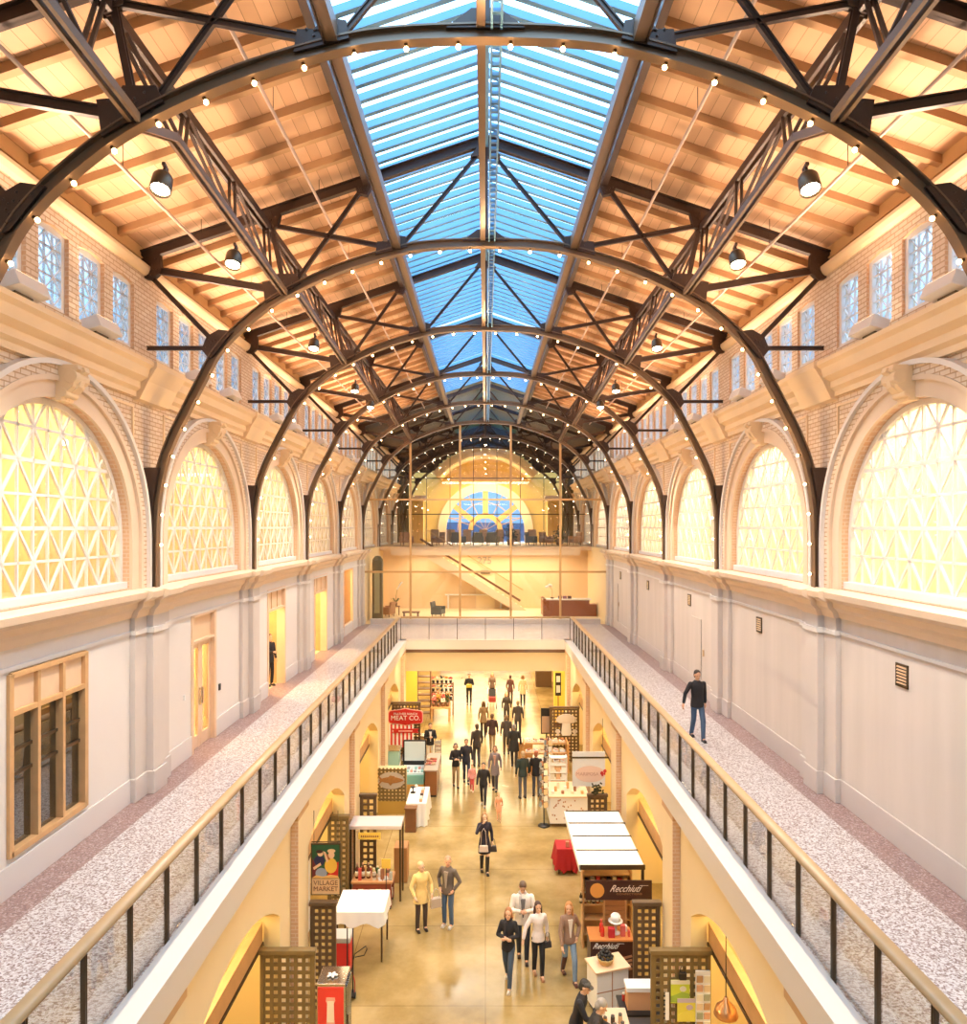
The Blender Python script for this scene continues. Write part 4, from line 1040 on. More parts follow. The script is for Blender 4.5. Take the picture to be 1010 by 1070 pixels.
carton(-2.41,20.9,0,.38,.5,1.0,(.42,.20,.07),'honey wooden cabinet standing behind the goods table',None,0,None,'cabinet','wood_cabinet')
e=empty('display_fridge',(-4.75,17.9,0),0,'white upright display fridge behind the painted market sign','fridge')
MB().box(-.35,.35,-.4,.4,0,1.9).build('cabinet',M['white'],e,bevel=.02); MB().box(-.28,.28,-.42,-.40,.2,1.7).build('glass_door',M['glass_dark'],e)
# ---- podium, small white table
e=empty('podium',(-2.48,24.2,0),0,'dark brown slim podium in front of the small white-draped table','podium')
MB().box(-.18,.18,-.13,.13,0,.76).build('body',M['wood_dark'],e,bevel=.01); MB().box(-.21,.21,-.16,.16,.76,.80).build('top',M['wood_dark'],e,bevel=.008)
cloth_table(-2.68,-2.0,24.6,26.2,.76,M['cloth_white'],'small table with a long white tablecloth beside the fish stall',0.01,.12,5)
e=empty('cup_display',(-2.55,25.6,.76),0,'black and white ornament standing on the white tablecloth by the fish stall','ornament')
MB().lathe([(.09,0),(.09,.02),(.02,.05),(.02,.16),(.10,.20),(0,.21)],(0,0,0),12).build('stand',M['black'],e,True); MB().ball((.12,0,.24),.06,.05,.05).build('top',M['white'],e,True)
carton(-2.2,25.2,.76,.09,.07,.11,(.05,.03,.02),'tiny dark box on the white tablecloth by the fish stall',None)
# ---- fish stall
e=empty('fish_counter',(-3.42,25.65,0),0,'lattice-fronted fish counter bearing a carved brown fish','counter')
MB().box(-.37,.6,0,.45,0,1.55).build('body',M['ochre_wall'],e)
m=MB(); p=.13
for i in range(2,10): m.box(-.6+i*p,-.53+i*p,-.03,-.018,.45,1.62)
for j in range(9): m.box(-.37,.6,-.022,-.008,.47+j*p,.54+j*p)
m.build('lattice_front',M['lattice'],e); MB().box(-.37,.62,-.03,0,0,.45).build('kick_panel',C('mustard',(.45,.28,.06)),e)
MB().prism(ell(.1,1.18,.47,.30,28),'y',-.045,-.03).build('oval_plaque',C('plaque_grey',(.46,.40,.34)),e)
body=[]; 
for i in range(25):
    t=i/24; x=-.32+.86*t; r=.012+.105*math.sin(PI*t)**.8; body.append((x,r))
poly=[(x,1.2+r) for x,r in body]+[(x,1.2-r*.9) for x,r in reversed(body)]
m=MB(); m.prism(poly,'y',-.075,-.045); m.prism([(-.365,1.40),(-.20,1.23),(-.20,1.17),(-.365,1.0),(-.28,1.2)],'y',-.07,-.045); m.prism([(-.02,1.28),(.06,1.37),(.22,1.34),(.27,1.27)],'y',-.07,-.045)
m.prism([(0,1.1),(.08,1.0),(.16,1.1)],'y',-.07,-.045)
m.build('carved_fish',C('fish_brown',(.30,.14,.04),noise=.3,scale=12),e,bevel=.01)
e=empty('fish_case',(-2.77,28.0,0),0,'glass-topped fish case with aqua ice tray and orange base','display case')
MB().box(-.44,.44,-.5,.6,0,.38).build('base',C('case_orange',(.70,.36,.08)),e,bevel=.01); MB().box(-.44,.44,-.5,.6,.38,.72).build('front',C('case_aqua',(.25,.55,.45)),e); MB().box(-.42,.42,-.45,.55,.72,.78).build('ice_bed',C('ice',(.72,.82,.82),rough=.3),e)
m=MB(); m.prism([(-.5,.78),(-.5,.95),(.1,1.35),(.6,1.35),(.6,.78)],'x',-.44,-.43); m.prism([(-.5,.78),(-.5,.95),(.1,1.35),(.6,1.35),(.6,.78)],'x',.43,.44); m.build('glass_guard',M['glass'],e)
m=MB(); m.box(-.45,.45,.54,.6,.78,1.75); m.build('back_frame',M['black'],e); MB().box(-.40,.40,.52,.54,.95,1.70).build('lit_panel',C('white_panel',(.75,.85,.85)),e)
e=empty('glass_case',(-3.75,27.6,0),0,'wide aqua glass case behind the fish counter','display case')
MB().box(-.5,.5,-.3,.3,0,1.15).build('base',M['white'],e); MB().box(-.5,.5,-.3,.3,1.15,1.7).build('glass_box',C('aqua_glass',(.42,.68,.55),rough=.15),e); MB().box(-.53,.53,-.33,.33,1.7,1.74).build('top_rail',M['chrome'],e)
e=empty('wood_counter',(-2.04,28.2,0),0,'dark wooden counter topped with cured meats beside the fish case','counter')
MB().box(-.22,.22,-1,1,.08,.98).build('body',C('counter_brown',(.26,.10,.03),rough=.35),e,bevel=.01); MB().box(-.26,.26,-1.04,1.04,.98,1.03).build('top',C('top_grey',(.45,.36,.28)),e); MB().box(-.2,.2,-.97,.97,0,.08).build('plinth',M['black'],e)
for i in range(9):
    r=random.Random(i); e=empty('cured_sausage' if i%2 else 'bread_loaf',(-2.2+.11*(i%3),27.8+.28*(i//3),1.03),r.uniform(-.6,.6),f'{["pinkish cured sausage","brown bread loaf"][i%2==0]} on the dark wooden counter, {ORD[i]} along','food','meats and loaves on the wooden counter')
    MB().lathe([(0,-.10),(.03,-.09),(.045,-.04),(.045,.04),(.03,.09),(0,.10)],(0,0,.045),10,'x').build('body',C('food%d'%(i%4),[(.55,.22,.12),(.62,.12,.10),(.72,.50,.30),(.35,.12,.06)][i%4]),e,True)
    MB().lathe([(.012,-.13),(.02,-.09),(.012,-.085)],(0,0,.045),8,'x').build('knotted_end',M['cloth_white'],e,True)
# ---- meat company sign
e=empty('hanging_sign',(-3.45,31.45,1.2),0,'red shield-shaped sign lettered MEAT CO over striped panel','sign')
shape=[(-.72,.52),(-.66,.45),(-.3,.42),(0,.36),(.3,.42),(.66,.45),(.72,.52),(.72,.88),(.66,.96),(.3,1.0),(0,1.06),(-.3,1.0),(-.66,.96),(-.72,.88)]
MB().prism([(x*1.05,(z-.71)*1.08+.71) for x,z in shape],'y',-.03,0).build('border',C('sign_pink',(.85,.45,.38)),e)
MB().prism(shape,'y',-.045,-.03).build('shield',C('sign_red',(.50,.015,.015),rough=.4),e)
text(e,'PRATHER RANCH',(0,-.05,.84),.13,M['white'],xs=1.0); text(e,'MEAT CO.',(0,-.05,.66),.28,M['white'],xs=1.0)
MB().prism([(-.6,.02),(-.5,.1),(-.6,.2),(.6,.2),(.5,.1),(.6,.02)],'y',-.05,-.02).build('ribbon',M['sign_red'],e)
m=MB(); m.box(-.3,.3,-.055,-.05,.08,.13); m.build('ribbon_lettering',M['sign_pink'],e)
MB().box(-.72,.35,-.015,0,-.62,.4).build('striped_panel',M['white'],e)
m=MB()
for i in range(6): m.box(-.65+i*.17,-.57+i*.17,-.019,-.015,-.62,.4)
m.build('red_stripes',M['red'],e)
e=empty('meat_counter',(-3.2,32.1,0),0,'low wooden counter behind the striped meat sign','counter'); MB().box(-.5,.9,-.2,.2,0,.9).build('body',M['wood'],e); MB().box(-.55,.95,-.25,.25,.9,.95).build('top',M['chrome'],e)
for i in range(6):
    e=empty('magazine_rack_card',(-1.95+.0*i,29.9,.4+.16*i),0,f'folded price card in the slim rack by the wooden counter, {ORD[i]} from the floor','card','cards in the slim rack'); MB().obox((0,0,.07),.22,.01,.13,Matrix.Rotation(.3,3,'X')).build('sheet',M['white'] if i%2 else M['canopy_pink'],e)
e=empty('card_rack',(-1.95,29.95,0),0,'slim upright rack holding price cards by the aisle','rack')
for a in (-.12,.12): MB().box(a-.01,a+.01,0,.02,0,1.4).build('upright',M['bronze'],e)
m=MB()
for i in range(6): m.box(-.12,.12,-.05,.0,.38+.16*i,.39+.16*i)
m.build('ledge',M['bronze'],e)
# more stock around the stalls
for i in range(9):
    cn,cc=[('ruby',(.45,.03,.03)),('straw',(.75,.58,.25)),('forest green',(.04,.12,.05))][i%3]
    jar(-3.42+.1*i,19.70,.74,.13+.05*(i%2),.038,cc,(.7,.6,.35),f'{cn} jar in the rear row on the red-brown goods table, {ORD[i]} along','jars in the rear row of the goods table')
for i in range(6):
    cn,cc=[('cream',(.8,.7,.52)),('burgundy',(.3,.03,.05)),('grey',(.4,.38,.36))][i%3]
    carton(-3.35+.16*i,19.45,.245,.13,.2,.16+.03*(i%2),cc,f'{cn} crate on the lower shelf of the goods table, {ORD[i]} along','crates under the goods table')
for i in range(7):
    cn,cc=[('tan',(.55,.35,.18)),('white',(.8,.76,.7)),('dark',(.08,.05,.04)),('rose',(.7,.35,.3))][i%4]
    carton(-2.2+.0*i,24.75+.19*i,.765,.10,.08,.09+.03*(i%3),cc,f'{cn} packet along the aisle edge of the white tablecloth, {ORD[i]} from the podium','packets on the white tablecloth')
e=empty('aisle_sign',(-2.62,19.2,0),0,'yellow price board on a stick beside the goods table','sign'); MB().tube([(0,0,0),(0,0,1.2)],.012,6).build('stick',M['black'],e); MB().box(-.12,.12,-.012,0,1.1,1.35).build('board',M['sign_yellow'],e)
for i in range(12):
    cn,cc=[('white',(.85,.83,.8)),('aqua',(.35,.6,.55)),('coral',(.8,.35,.25)),('grey',(.4,.4,.4))][i%4]
    carton(-3.1+.14*(i%6),27.75+.35*(i//6),.782,.10,.16,.05,cc,f'{cn} tray of seafood in the glass-topped case, row {ORD[i//6]} place {ORD[i%6]}','trays in the fish case',0,None,'tray','seafood_tray')
for i in range(8):
    bottle(2.30+.10*i,17.52,1.055,.27,.038,[(.05,.03,.02),(.35,.10,.03),(.5,.35,.1)][i%3],f'{["dark","amber","honey"][i%3]} bottle on the middle shelf of the chocolate stall, {ORD[i]} along','bottles in the chocolate stall',(.75,.62,.4),(.8,.7,.5))
for i in range(6):
    carton(3.15+.055*i,15.98,1.12,.045,.09,.12+.02*(i%3),[(.5,.05,.05),(.8,.75,.65),(.2,.08,.04)][i%3],f'{["red","cream","cocoa"][i%3]} slim bar box at the wall end of the orange counter, {ORD[i]} along','bar boxes on the orange counter') if i<1 else None
for i in range(7):
    cn,cc=[('red',(.55,.05,.04)),('cream',(.82,.74,.6)),('dark green',(.05,.1,.05))][i%3]
    jar(2.72+.08*i,14.33,.78,.15,.032,cc,(.7,.65,.5),f'{cn} jar at the back of the cash table, {ORD[i]} along','jars on the cash table')
# yellow screens and a dark box put in for a dark doorway beyond the bridge
for s in (-1,1):
    e=empty('hall_screen',(s*3.9,37.1,0),0,f'tall yellow screen wall at the {["","right","left"][s]} edge of the view beyond the bridge','screen'); MB().box(-.42,.42,-.06,.06,0,3.3).build('panel',C('deep_yellow',(.85,.55,.08)),e); MB().box(-.44,.44,-.08,.08,0,.12).build('foot_rail',M['wood_dark'],e)
e=empty('doorway_box',(3.7,46.5,0),0,'dark box put in for a doorway at the far right of the market hall','kiosk'); MB().box(-.5,.5,-.5,.5,0,2.1).build('body',C('doorway_brown',(.12,.06,.02)),e,bevel=.02); MB().box(-.55,.55,-.55,.55,2.1,2.2).build('top',M['wood_dark'],e)
e=empty('tiered_stand',(-2.35,39.35,0),0,'tall tiered stand crowded with flowers behind the orange market table','stand')
for j in range(3): MB().box(-.6,.6,-.16,.16,.75+.45*j,.79+.45*j).build('tier_board',M['wood_dark'],e)
for a in (-.6,.6): MB().box(a-.03,a+.03,-.16,.16,0,1.75).build('upright',M['wood_dark'],e)
for i in range(15):
    r=random.Random(300+i); cn,cc=[('rose pink',(.70,.18,.18)),('white',(.8,.76,.66)),('black-green',(.02,.03,.02)),('orange',(.75,.28,.05)),('crimson',(.4,.02,.03))][i%5]
    e=empty('flower_bucket',(-2.82+.235*(i%5),39.35,.79+.45*(i//5)),0,f'{cn} flowers in a bucket on the {["lower","middle","upper"][i//5]} tier of the tall stand, {ORD[i%5]} along','flowers','buckets on the tall flower stand')
    MB().lathe([(.06,0),(.08,.15),(0,.14)],(0,0,0),10).build('bucket',M['black'],e,True); m=MB()
    for k in range(12): m.ball((max(-.09,min(.09,r.gauss(0,.06))),r.uniform(-.1,.1),.24+abs(r.gauss(0,.05))),.035,n=6,m=4)
    b=m.build('blossoms',C('fl_'+cn,cc),e,True)
# ---- flower stand beyond the bridge
e=empty('plant_shelf',(-3.25,38.6,0),0,'slatted dark shelf unit beside the flower stand beyond the bridge','shelf'); 
for j in range(8): MB().box(-.35,.35,-.2,.2,.25+j*.32,.29+j*.32).build('shelf_board',M['wood_dark'],e)
for a in (-.35,.35): MB().box(a-.03,a+.03,-.2,.2,0,2.7).build('upright',M['wood_dark'],e)
e=empty('market_table',(-2.35,38.4,0),0,'orange wooden market table under the flowers beyond the bridge','table'); MB().box(-.5,.5,-.6,.65,.66,.74).build('tabletop',M['wood'],e)
for a in (-.45,.45):
    for b in (-.5,.5): MB().box(a-.04,a+.04,b-.04,b+.04,0,.66).build('leg',M['wood'],e)
for i in range(16):
    r=random.Random(100+i); x=-2.70+.24*(i%4); y=38.0+.27*(i//4)
    z=.74; cn,cc=[('pink',(.75,.20,.18)),('orange',(.80,.30,.05)),('white',(.8,.76,.66)),('dark green',(.03,.06,.02)),('red',(.5,.03,.03)),('peach',(.8,.45,.3))][i%6]
    e=empty('potted_plant',(x,y,z),0,f'{cn} bunch in a dark pot at the flower stand, row {ORD[i//4]} pot {ORD[i%4]}','plant','plants at the flower stand')
    MB().lathe([(.07,0),(.10,.2),(.09,.2),(0,.18)],(0,0,0),10).build('pot',M['wood_dark'],e,True)
    m=MB(); g=MB()
    for k in range(14):
        p=(max(-.08,min(.08,r.gauss(0,.06))),max(-.09,min(.09,r.gauss(0,.06))),.34+r.gauss(0,.07)+.3*(k/14)*(i%2)); g.bar((0,0,.18),p,.01,.01)
        m.ball(p,.035+r.random()*.02,n=6,m=4)
    m.build('blossoms',C('flower_'+cn.replace(' ','_'),cc),e,True); g.build('stems',C('stem_green',(.04,.09,.02)),e)
# ================= right-hand stalls
# lattice fittings
for i,(x,z,w,h,cc,lab) in enumerate(((3.52,1.50,.34,.42,(.55,.62,.05),'upper green-yellow landscape poster on the olive lattice'),(3.63,1.18,.34,.42,(.70,.62,.08),'lower yellow-green landscape poster overlapping the upper one'))):
    e=empty('poster',(x,13.15-.02*i,z),0,lab,'poster'); MB().box(-w/2,w/2,-.008,0,0,h).build('sheet',C('post%d'%i,cc),e)
    m=MB(); m.prism([(-w/2,.02),(w/2,.02),(w/2,h*.4),(w*.1,h*.5),(-w/2,h*.3)],'y',-.011,-.008); m.build('painted_hill',C('hill%d'%i,(.75,.66,.10) if i else (.32,.45,.06)),e)
    m=MB(); m.prism(ell(.05,h*.62,.06,.05),'y',-.013,-.010); m.prism([(-w/2,h*.82),(w/2,h*.82),(w/2,h),(-w/2,h)],'y',-.011,-.008); m.build('painted_sky',C('sky%d'%i,(.72,.70,.55) if i==0 else (.5,.42,.5)),e)
e=empty('shoulder_bag',(3.56,13.13,1.93),0,'small black bag hooked on the olive lattice above the posters','bag'); MB().box(-.07,.07,-.03,.03,0,.14).build('body',M['black'],e,bevel=.02); MB().tube([(-.05,0,.13),(-.03,0,.24),(.03,0,.24),(.05,0,.13)],.008,6).build('strap',M['black'],e,True)
e=empty('brochure_rack',(3.92,13.12,.55),0,'white two-column brochure rack at the edge of the olive lattice','rack'); MB().box(-.13,.13,-.02,.02,0,1.55).build('backing',M['white'],e)
for i in range(9):
    for a in (-.065,.065): MB().obox((a,-.035,.10+i*.165),.11,.012,.13,Matrix.Rotation(.15,3,'X')).build('brochure',C('broch%d'%((i*2+(a>0))%5),[(.75,.60,.42),(.5,.3,.15),(.8,.75,.6),(.4,.42,.3),(.7,.4,.25)][(i*2+(a>0))%5]),e)
e=empty('card_strip',(3.28,13.14,1.2),0,'narrow strip of white tags hung on the olive lattice beside the posters','tags'); MB().box(-.035,.035,-.01,0,0,.5).build('strip',M['white'],e)
m=MB(); 
for j in range(6): m.ball((-.05,-.01,.04+j*.08),.02,.01,.02,6,4)
m.build('tag_dots',M['black'],e)
def pendant(x,y,z,mat,lab):
    e=empty('pendant_lamp',(x,y,z),0,lab,'lamp'); MB().lathe([(.03,.30),(.05,.24),(.16,.14),(.20,.02),(.19,0),(.14,.10),(.02,.2)],(0,0,0),20).build('lamp_shade',mat,e,True)
    MB().tube([(0,0,.28),(0,0,MZ-.5-z)],.008,6).build('cord',M['black'],e); MB().ball((0,0,.06),.05).build('bulb',M['bulb'],e,True)
pendant(4.0,12.1,1.98,C('copper',(.75,.38,.16),rough=.3,metal=.8),'copper pendant lamp inside the near arch behind the poster lattice')
pendant(-4.5,12.4,2.0,M['cloth_white'],'white pendant lamp inside the near arch behind the cooler lattice')
# chocolate stall: canopy
e=empty('stall_canopy',(2.88,18.1,0),0,'white four-panel canopy on posts over the chocolate stall','canopy')
for i in range(4): MB().box(-.72,.72,-1.58+i*.79,-1.58+i*.79+.75,2.38,2.42).build('canopy_panel',M['cloth_white'],e)
for i in range(5): MB().box(-.75,.74,-1.62+i*.79,-1.58+i*.79,2.34,2.44).build('cross_rail',M['bronze'],e)
MB().box(-.76,-.72,-1.62,1.58,2.30,2.44).build('side_rail',M['white'],e)
for b in (-1.58,1.55): MB().box(.66,.72,b-.03,b+.03,0,2.36).build('post',M['bronze'],e)
def choc_script(parent,x,y,z,size,m1,small=True):
    text(parent,'Recchiuti',(x,y,z),size,m1,shear=.7,xs=.85)
    MB().box(x+size*1.55,x+size*2.5,y-.003,y,z+size*.32,z+size*.36).build('flourish',m1,parent)
    if small: text(parent,'CONFECTIONS',(x+size*.5,y,z-size*.55),size*.28,C('dim_brown',(.30,.14,.06)),xs=1.4)
e=empty('sign_board',(3.0,16.36,1.72),0,'long dark brown sign board with an orange disc and white script over the stall','sign')
MB().box(-.75,.74,-.02,.02,0,.44).build('board',C('choc',(.055,.018,.012),rough=.35),e,bevel=.006); MB().prism(ell(-.49,.22,.16,.165,20),'y',-.028,-.02).build('orange_disc',C('disc',(.70,.30,.06)),e)
choc_script(e,.12,-.025,.26,.215,C('script_pale',(.80,.66,.55)))
e=empty('stall_shelf',(2.95,17.6,0),0,'wooden back shelf of the chocolate stall filled with boxes','shelf')
for j in range(5): MB().box(-.6,.55,-.15,.15,.3+j*.36,.33+j*.36).build('shelf_board',M['wood'],e)
for a in (-.6,.55): MB().box(a-.02,a+.02,-.15,.15,0,1.85).build('side_panel',M['wood'],e)
MB().box(-.6,.55,.15,.17,0,1.85).build('back_panel',M['wood'],e)
for i in range(8):
    cn,cc=[('black',(.04,.02,.02)),('pale',(.72,.6,.42)),('red',(.55,.05,.04)),('tan',(.5,.3,.14))][i%4]
    carton(2.45+i*.13,17.52,1.41,.09,.12,.22+.04*(i%3),cc,f'{cn} chocolate carton on the stall back shelf, {ORD[i]} along','cartons on the stall back shelf')
e=empty('sales_counter',(2.75,16.05,0),0,'brown counter with white script and an orange top in front of the chocolate stall','counter')
MB().box(-.46,.46,-.2,.3,0,1.08).build('body',M['choc'],e); MB().box(-.48,.48,-.22,.32,1.08,1.12).build('top',C('top_orange',(.62,.24,.07),rough=.35),e)
choc_script(e,-.15,-.205,.97,.17,M['white'],False)
m=MB()
for i in range(4): m.obox((.28,-.205,.72-i*.09),.34,.006,.05,Matrix.Rotation(-.25,3,'Y'))
m.build('printed_bars',C('bars_tan',(.45,.22,.12)),e)
e=empty('slatted_backdrop',(3.0,16.85,0),0,'small slatted wooden backdrop behind the sales counter goods','backdrop'); m=MB()
for i in range(12): m.box(-.25,.25,-.015,.015,.4+i*.105,.49+i*.105)
m.build('slats',C('slat_wood',(.45,.20,.08)),e); 
for a in (-.25,.25): MB().box(a-.02,a+.02,-.02,.02,0,1.68).build('upright',M['wood'],e)
for i in range(2): bottle(2.57+i*.0+.0*i,15.98+.16*i,1.12,.28,.045,(.62,.03,.02),'bright red bottle in front on the orange counter top' if i==0 else 'bright red bottle behind its twin on the orange counter top','red bottles on the orange counter',(.7,.1,.1))
e=empty('cake_stand',(2.88,16.1,1.12),0,'tall white cake stand with stacked white tins on the orange counter','stand'); MB().lathe([(.10,0),(.10,.02),(.03,.05),(.03,.22),(.16,.26),(.16,.28),(0,.28)],(0,0,0),16).build('pedestal',M['white'],e,True); MB().lathe([(.11,.28),(.11,.38),(.08,.42),(0,.42)],(0,0,0),16).build('tin',M['white'],e,True)
carton(2.76,15.95,1.12,.14,.12,.20,(.50,.02,.03),'square red gift carton on the orange counter',None); carton(3.02,16.0,1.12,.10,.10,.24,(.62,.12,.10),'rosy tall carton beside the cake stand',None); carton(3.10,16.2,1.12,.1,.1,.12,(.8,.78,.7),'white small carton at the end of the orange counter',None)
# white box counter
e=empty('display_plinth',(2.57,15.32,0),.30,'white panelled display plinth with honey wood top carrying a basket','plinth')
MB().box(-.36,.36,-.24,.24,.08,.90).build('body',M['white'],e); MB().box(-.40,.40,-.28,.28,.90,.94).build('top',M['wood_light'],e,bevel=.006); MB().box(-.33,.33,-.21,.21,0,.08).build('plinth_base',M['black'],e)
m=MB(); m.box(-.36,.36,-.245,-.24,.48,.50); m.box(-.245*0-.02,.0,-.245,-.24,.1,.9); m.build('panel_line',M['bars_tan'],e)
e=empty('fruit_basket',(2.52,15.28,.94),0,'wicker basket heaped with dark chocolates on the white plinth','basket'); MB().lathe([(.12,0),(.18,.12),(.19,.14),(.17,.14),(.11,.03),(0,.03)],(0,0,0),18).build('basket',C('wicker',(.62,.42,.16),noise=.3,scale=40),e,True)
k=0
for j,(n,rr,z) in enumerate(((9,.135,.13),(7,.09,.19),(4,.05,.24),(1,0,.28))):
    for i in range(n):
        t=2*PI*i/n+j; o=MB().ball((0,0,0),.042,.042,.036,8,6).build('chocolate_ball',M['black'],None,True,loc=(2.52+rr*math.cos(t),15.28+rr*math.sin(t),.94+z+.02)); tag(o,'round dark chocolate in the heaped wicker basket on the white plinth','chocolate','chocolates in the wicker basket')
e=empty('cash_table',(3.0,14.2,0),0,'black-topped cash table with grey cloth beside the poster lattice','table'); MB().box(-.4,.4,-.3,.3,.74,.78).build('tabletop',M['black'],e); MB().box(-.38,.38,-.28,.28,.05,.74).build('grey_cloth',C('grey_cloth',(.28,.26,.26)),e)
e=empty('display_box',(2.98,14.15,.78),0,'orange-fronted box with white lid on the cash table','box'); MB().box(-.24,.24,-.12,.14,0,.36).build('body',C('box_peach',(.72,.38,.18)),e); MB().box(-.26,.26,-.14,.16,.36,.44).build('lid',M['white'],e)
e=empty('tasting_counter',(2.42,13.45,0),0,'wooden tasting counter the two men in black lean over','counter'); MB().box(-.28,.22,-.55,.45,.05,.86).build('body',M['wood'],e); MB().box(-.31,.25,-.58,.48,.86,.90).build('top',M['wood_light'],e)
for i in range(10):
    cn,cc=[('cream',(.75,.62,.42)),('amber',(.55,.25,.05)),('dark',(.06,.04,.03)),('tan',(.5,.33,.18)),('white',(.8,.78,.72))][i%5]
    jar(2.22+.14*(i%3),13.05+.22*(i//3),.90,.12+.03*(i%3),.04,cc,(.1,.08,.06),f'{cn} jar on the tasting counter, row {ORD[i//3]} place {ORD[i%3]}','jars on the tasting counter')
# red cloth table
cloth_table(2.08,2.66,21.15,21.8,.74,M['cloth_red'],'small table under a red cloth at the end of the white canopy',.12,.10,9)
carton(2.4,21.3,.745,.10,.08,.16,(.55,.20,.12),'rust tin standing on the red tablecloth',None)
# ---- butterfly stall
e=empty('hanging_sign',(3.04,21.35,2.5),0,'pale hanging banner with a pink oval and a red butterfly','sign')
MB().box(-.49,.47,-.008,.008,0,.82).build('banner',M['white'],e); MB().box(-.49,.47,-.008,.008,.87,1.02).build('top_strip',M['white'],e); MB().box(-.5,.58,-.02,.02,.82,.87).build('bar',M['bronze'],e)
MB().prism(ell(.03,.36,.44,.24,28),'y',-.013,-.008).build('pink_oval',C('oval_pink',(.85,.62,.50)),e)
text(e,'MARIPOSA',(-.05,-.015,.36),.14,C('oval_text',(.60,.36,.26)))
m=MB()
for sgn in (-1,1): m.prism(ell(.42+sgn*.045,.42+.03*sgn,.05,.055,12),'y',-.022,-.014); m.prism(ell(.42+sgn*.03,.35+.02*sgn,.03,.035,12),'y',-.022,-.014)
m.build('butterfly',M['red'],e)
for a in (-.4,.4): MB().bar((a,0,1.02),(a,0,MZ-.38-2.5),.01,.01).build('hanger',M['bronze'],e)
e=empty('foliage_wreath',(3.2,21.0,2.41),0,'dark leafy sprig on the lattice under the butterfly sign','plant'); m=MB(); r=random.Random(4)
for k in range(40): m.obox((r.gauss(0,.10),r.gauss(0,.05),abs(r.gauss(.10,.08))),.07,.02,.04,Matrix.Rotation(r.random()*3,3,'Y'))
m.build('leaves',C('leaf_dark',(.05,.05,.02)),e)
e=empty('bakery_counter',(2.82,25.2,0),0,'long speckled white bakery counter on a dark plinth','counter'); MB().box(-.65,.65,-.7,.7,.12,1.0).build('body',M['white'],e); MB().box(-.68,.68,-.73,.73,1.0,1.04).build('top',M['wood_light'],e); MB().box(-.6,.6,-.65,.65,0,.12).build('plinth',M['lattice_brown'],e)
m=MB(); r=random.Random(8)
for k in range(26): m.box(*(lambda x,z:(x,x+.04,-.705,-.70,z,z+.05))(r.uniform(-.6,.5),r.uniform(.2,.9)))
m.build('printed_dots',M['bars_tan'],e)
for i in range(10):
    cn,cc=[('white',(.82,.8,.74)),('caramel',(.6,.35,.15)),('pale',(.8,.68,.5)),('brown',(.3,.14,.07))][i%4]
    carton(2.3+.11*i,24.75+.25*(i%3),1.04,.09,.09,.10+.06*(i%3),cc,f'{cn} bakery packet on the speckled counter, {ORD[i]} along','packets on the bakery counter',0,None,'packet','packet')
e=empty('white_shelf',(2.62,26.3,0),0,'white tiered shelf of boxes behind the bakery counter','shelf')
for j in range(4): MB().box(-.3,.3,-.15,.15,1.0+j*.26,1.03+j*.26).build('shelf_board',M['white'],e)
for a in (-.3,.3): MB().box(a-.02,a+.02,-.15,.15,0,1.85).build('upright',M['white'],e)
for i in range(6): carton(2.42+.2*(i%3),26.25,1.03+.26*(i//3),.15,.12,.17,[(.8,.74,.6),(.7,.45,.25),(.85,.83,.8)][i%3],f'{["cream","ochre","white"][i%3]} carton on the {["lower","upper"][i//3]} white shelf behind the bakery counter','cartons on the white shelf')
# card spinner towers
for t,(x,y,h) in enumerate(((1.98,24.6,2.35),(2.35,27.2,2.3))):
    e=empty('card_spinner',(x,y,0),0,['tall spinning card tower at the edge of the aisle','spinning card tower behind the nearer one'][t],'rack','card spinners')
    MB().tube([(0,0,.05),(0,0,h)],.02,8).build('pole',M['black'],e); MB().lathe([(.2,0),(.2,.03),(.04,.07),(0,.07)],(0,0,0),14).build('base',M['black'],e,True)
    r=random.Random(t+40)
    for j in range(7):
        for q in range(4):
            a=q*PI/2+.4; MB().obox((.13*math.cos(a),.13*math.sin(a),.75+j*.22),.012,.15,.17,Matrix.Rotation(a,3,'Z')@Matrix.Rotation(-.15,3,'Y')).build('card',C('cardc%d'%((j*3+q)%6),[(.8,.75,.65),(.6,.25,.12),(.25,.3,.32),(.75,.55,.3),(.85,.83,.8),(.15,.12,.1)][(j*3+q)%6]),e)
# mushroom and produce
e=empty('mushroom_cutout',(3.42,30.8,1.28),0,'big white mushroom cutout mounted on the brown lattice','sign')
m=MB(); cap=[(-.42,.62)]+[(.44*math.cos(PI-PI*i/16)-.0,.62+.30*math.sin(PI-PI*i/16)) for i in range(17)]+[(.3,.54),(-.3,.54)]; m.prism(cap,'y',-.06,0); m.build('mushroom_cap',C('mush',(.72,.62,.52)),e,bevel=.02)
MB().prism([(-.17,.54),(.17,.54),(.22,.1),(.15,0),(-.15,0),(-.22,.1)],'y',-.05,0).build('mushroom_stalk',C('mush2',(.82,.76,.66)),e,bevel=.02)
for i,a in enumerate((-.36,.36)):
    e=empty('mushroom_cutout',(3.42+a,30.8,1.28),0,f'small pale mushroom cutout at the {["aisle","wall"][i]} side of the big one','sign'); MB().prism([(-.05,0),(.05,0),(.05,.12),(.12,.16),(.06,.26),(-.06,.26),(-.12,.16),(-.05,.12)],'y',-.05,0).build('mushroom_body',M['mush'],e,bevel=.01)
e=empty('framed_picture',(2.62,31.2,1.25),0,'black-framed dark picture board beside the mushroom','picture'); MB().box(-.24,.24,-.03,0,0,1.1).build('frame',M['black'],e); MB().box(-.2,.2,-.04,-.03,.05,.75).build('print',C('print_tan',(.55,.35,.2)),e); MB().box(-.03,.03,0,.03,-1.25,.1).build('post',M['black'],e)
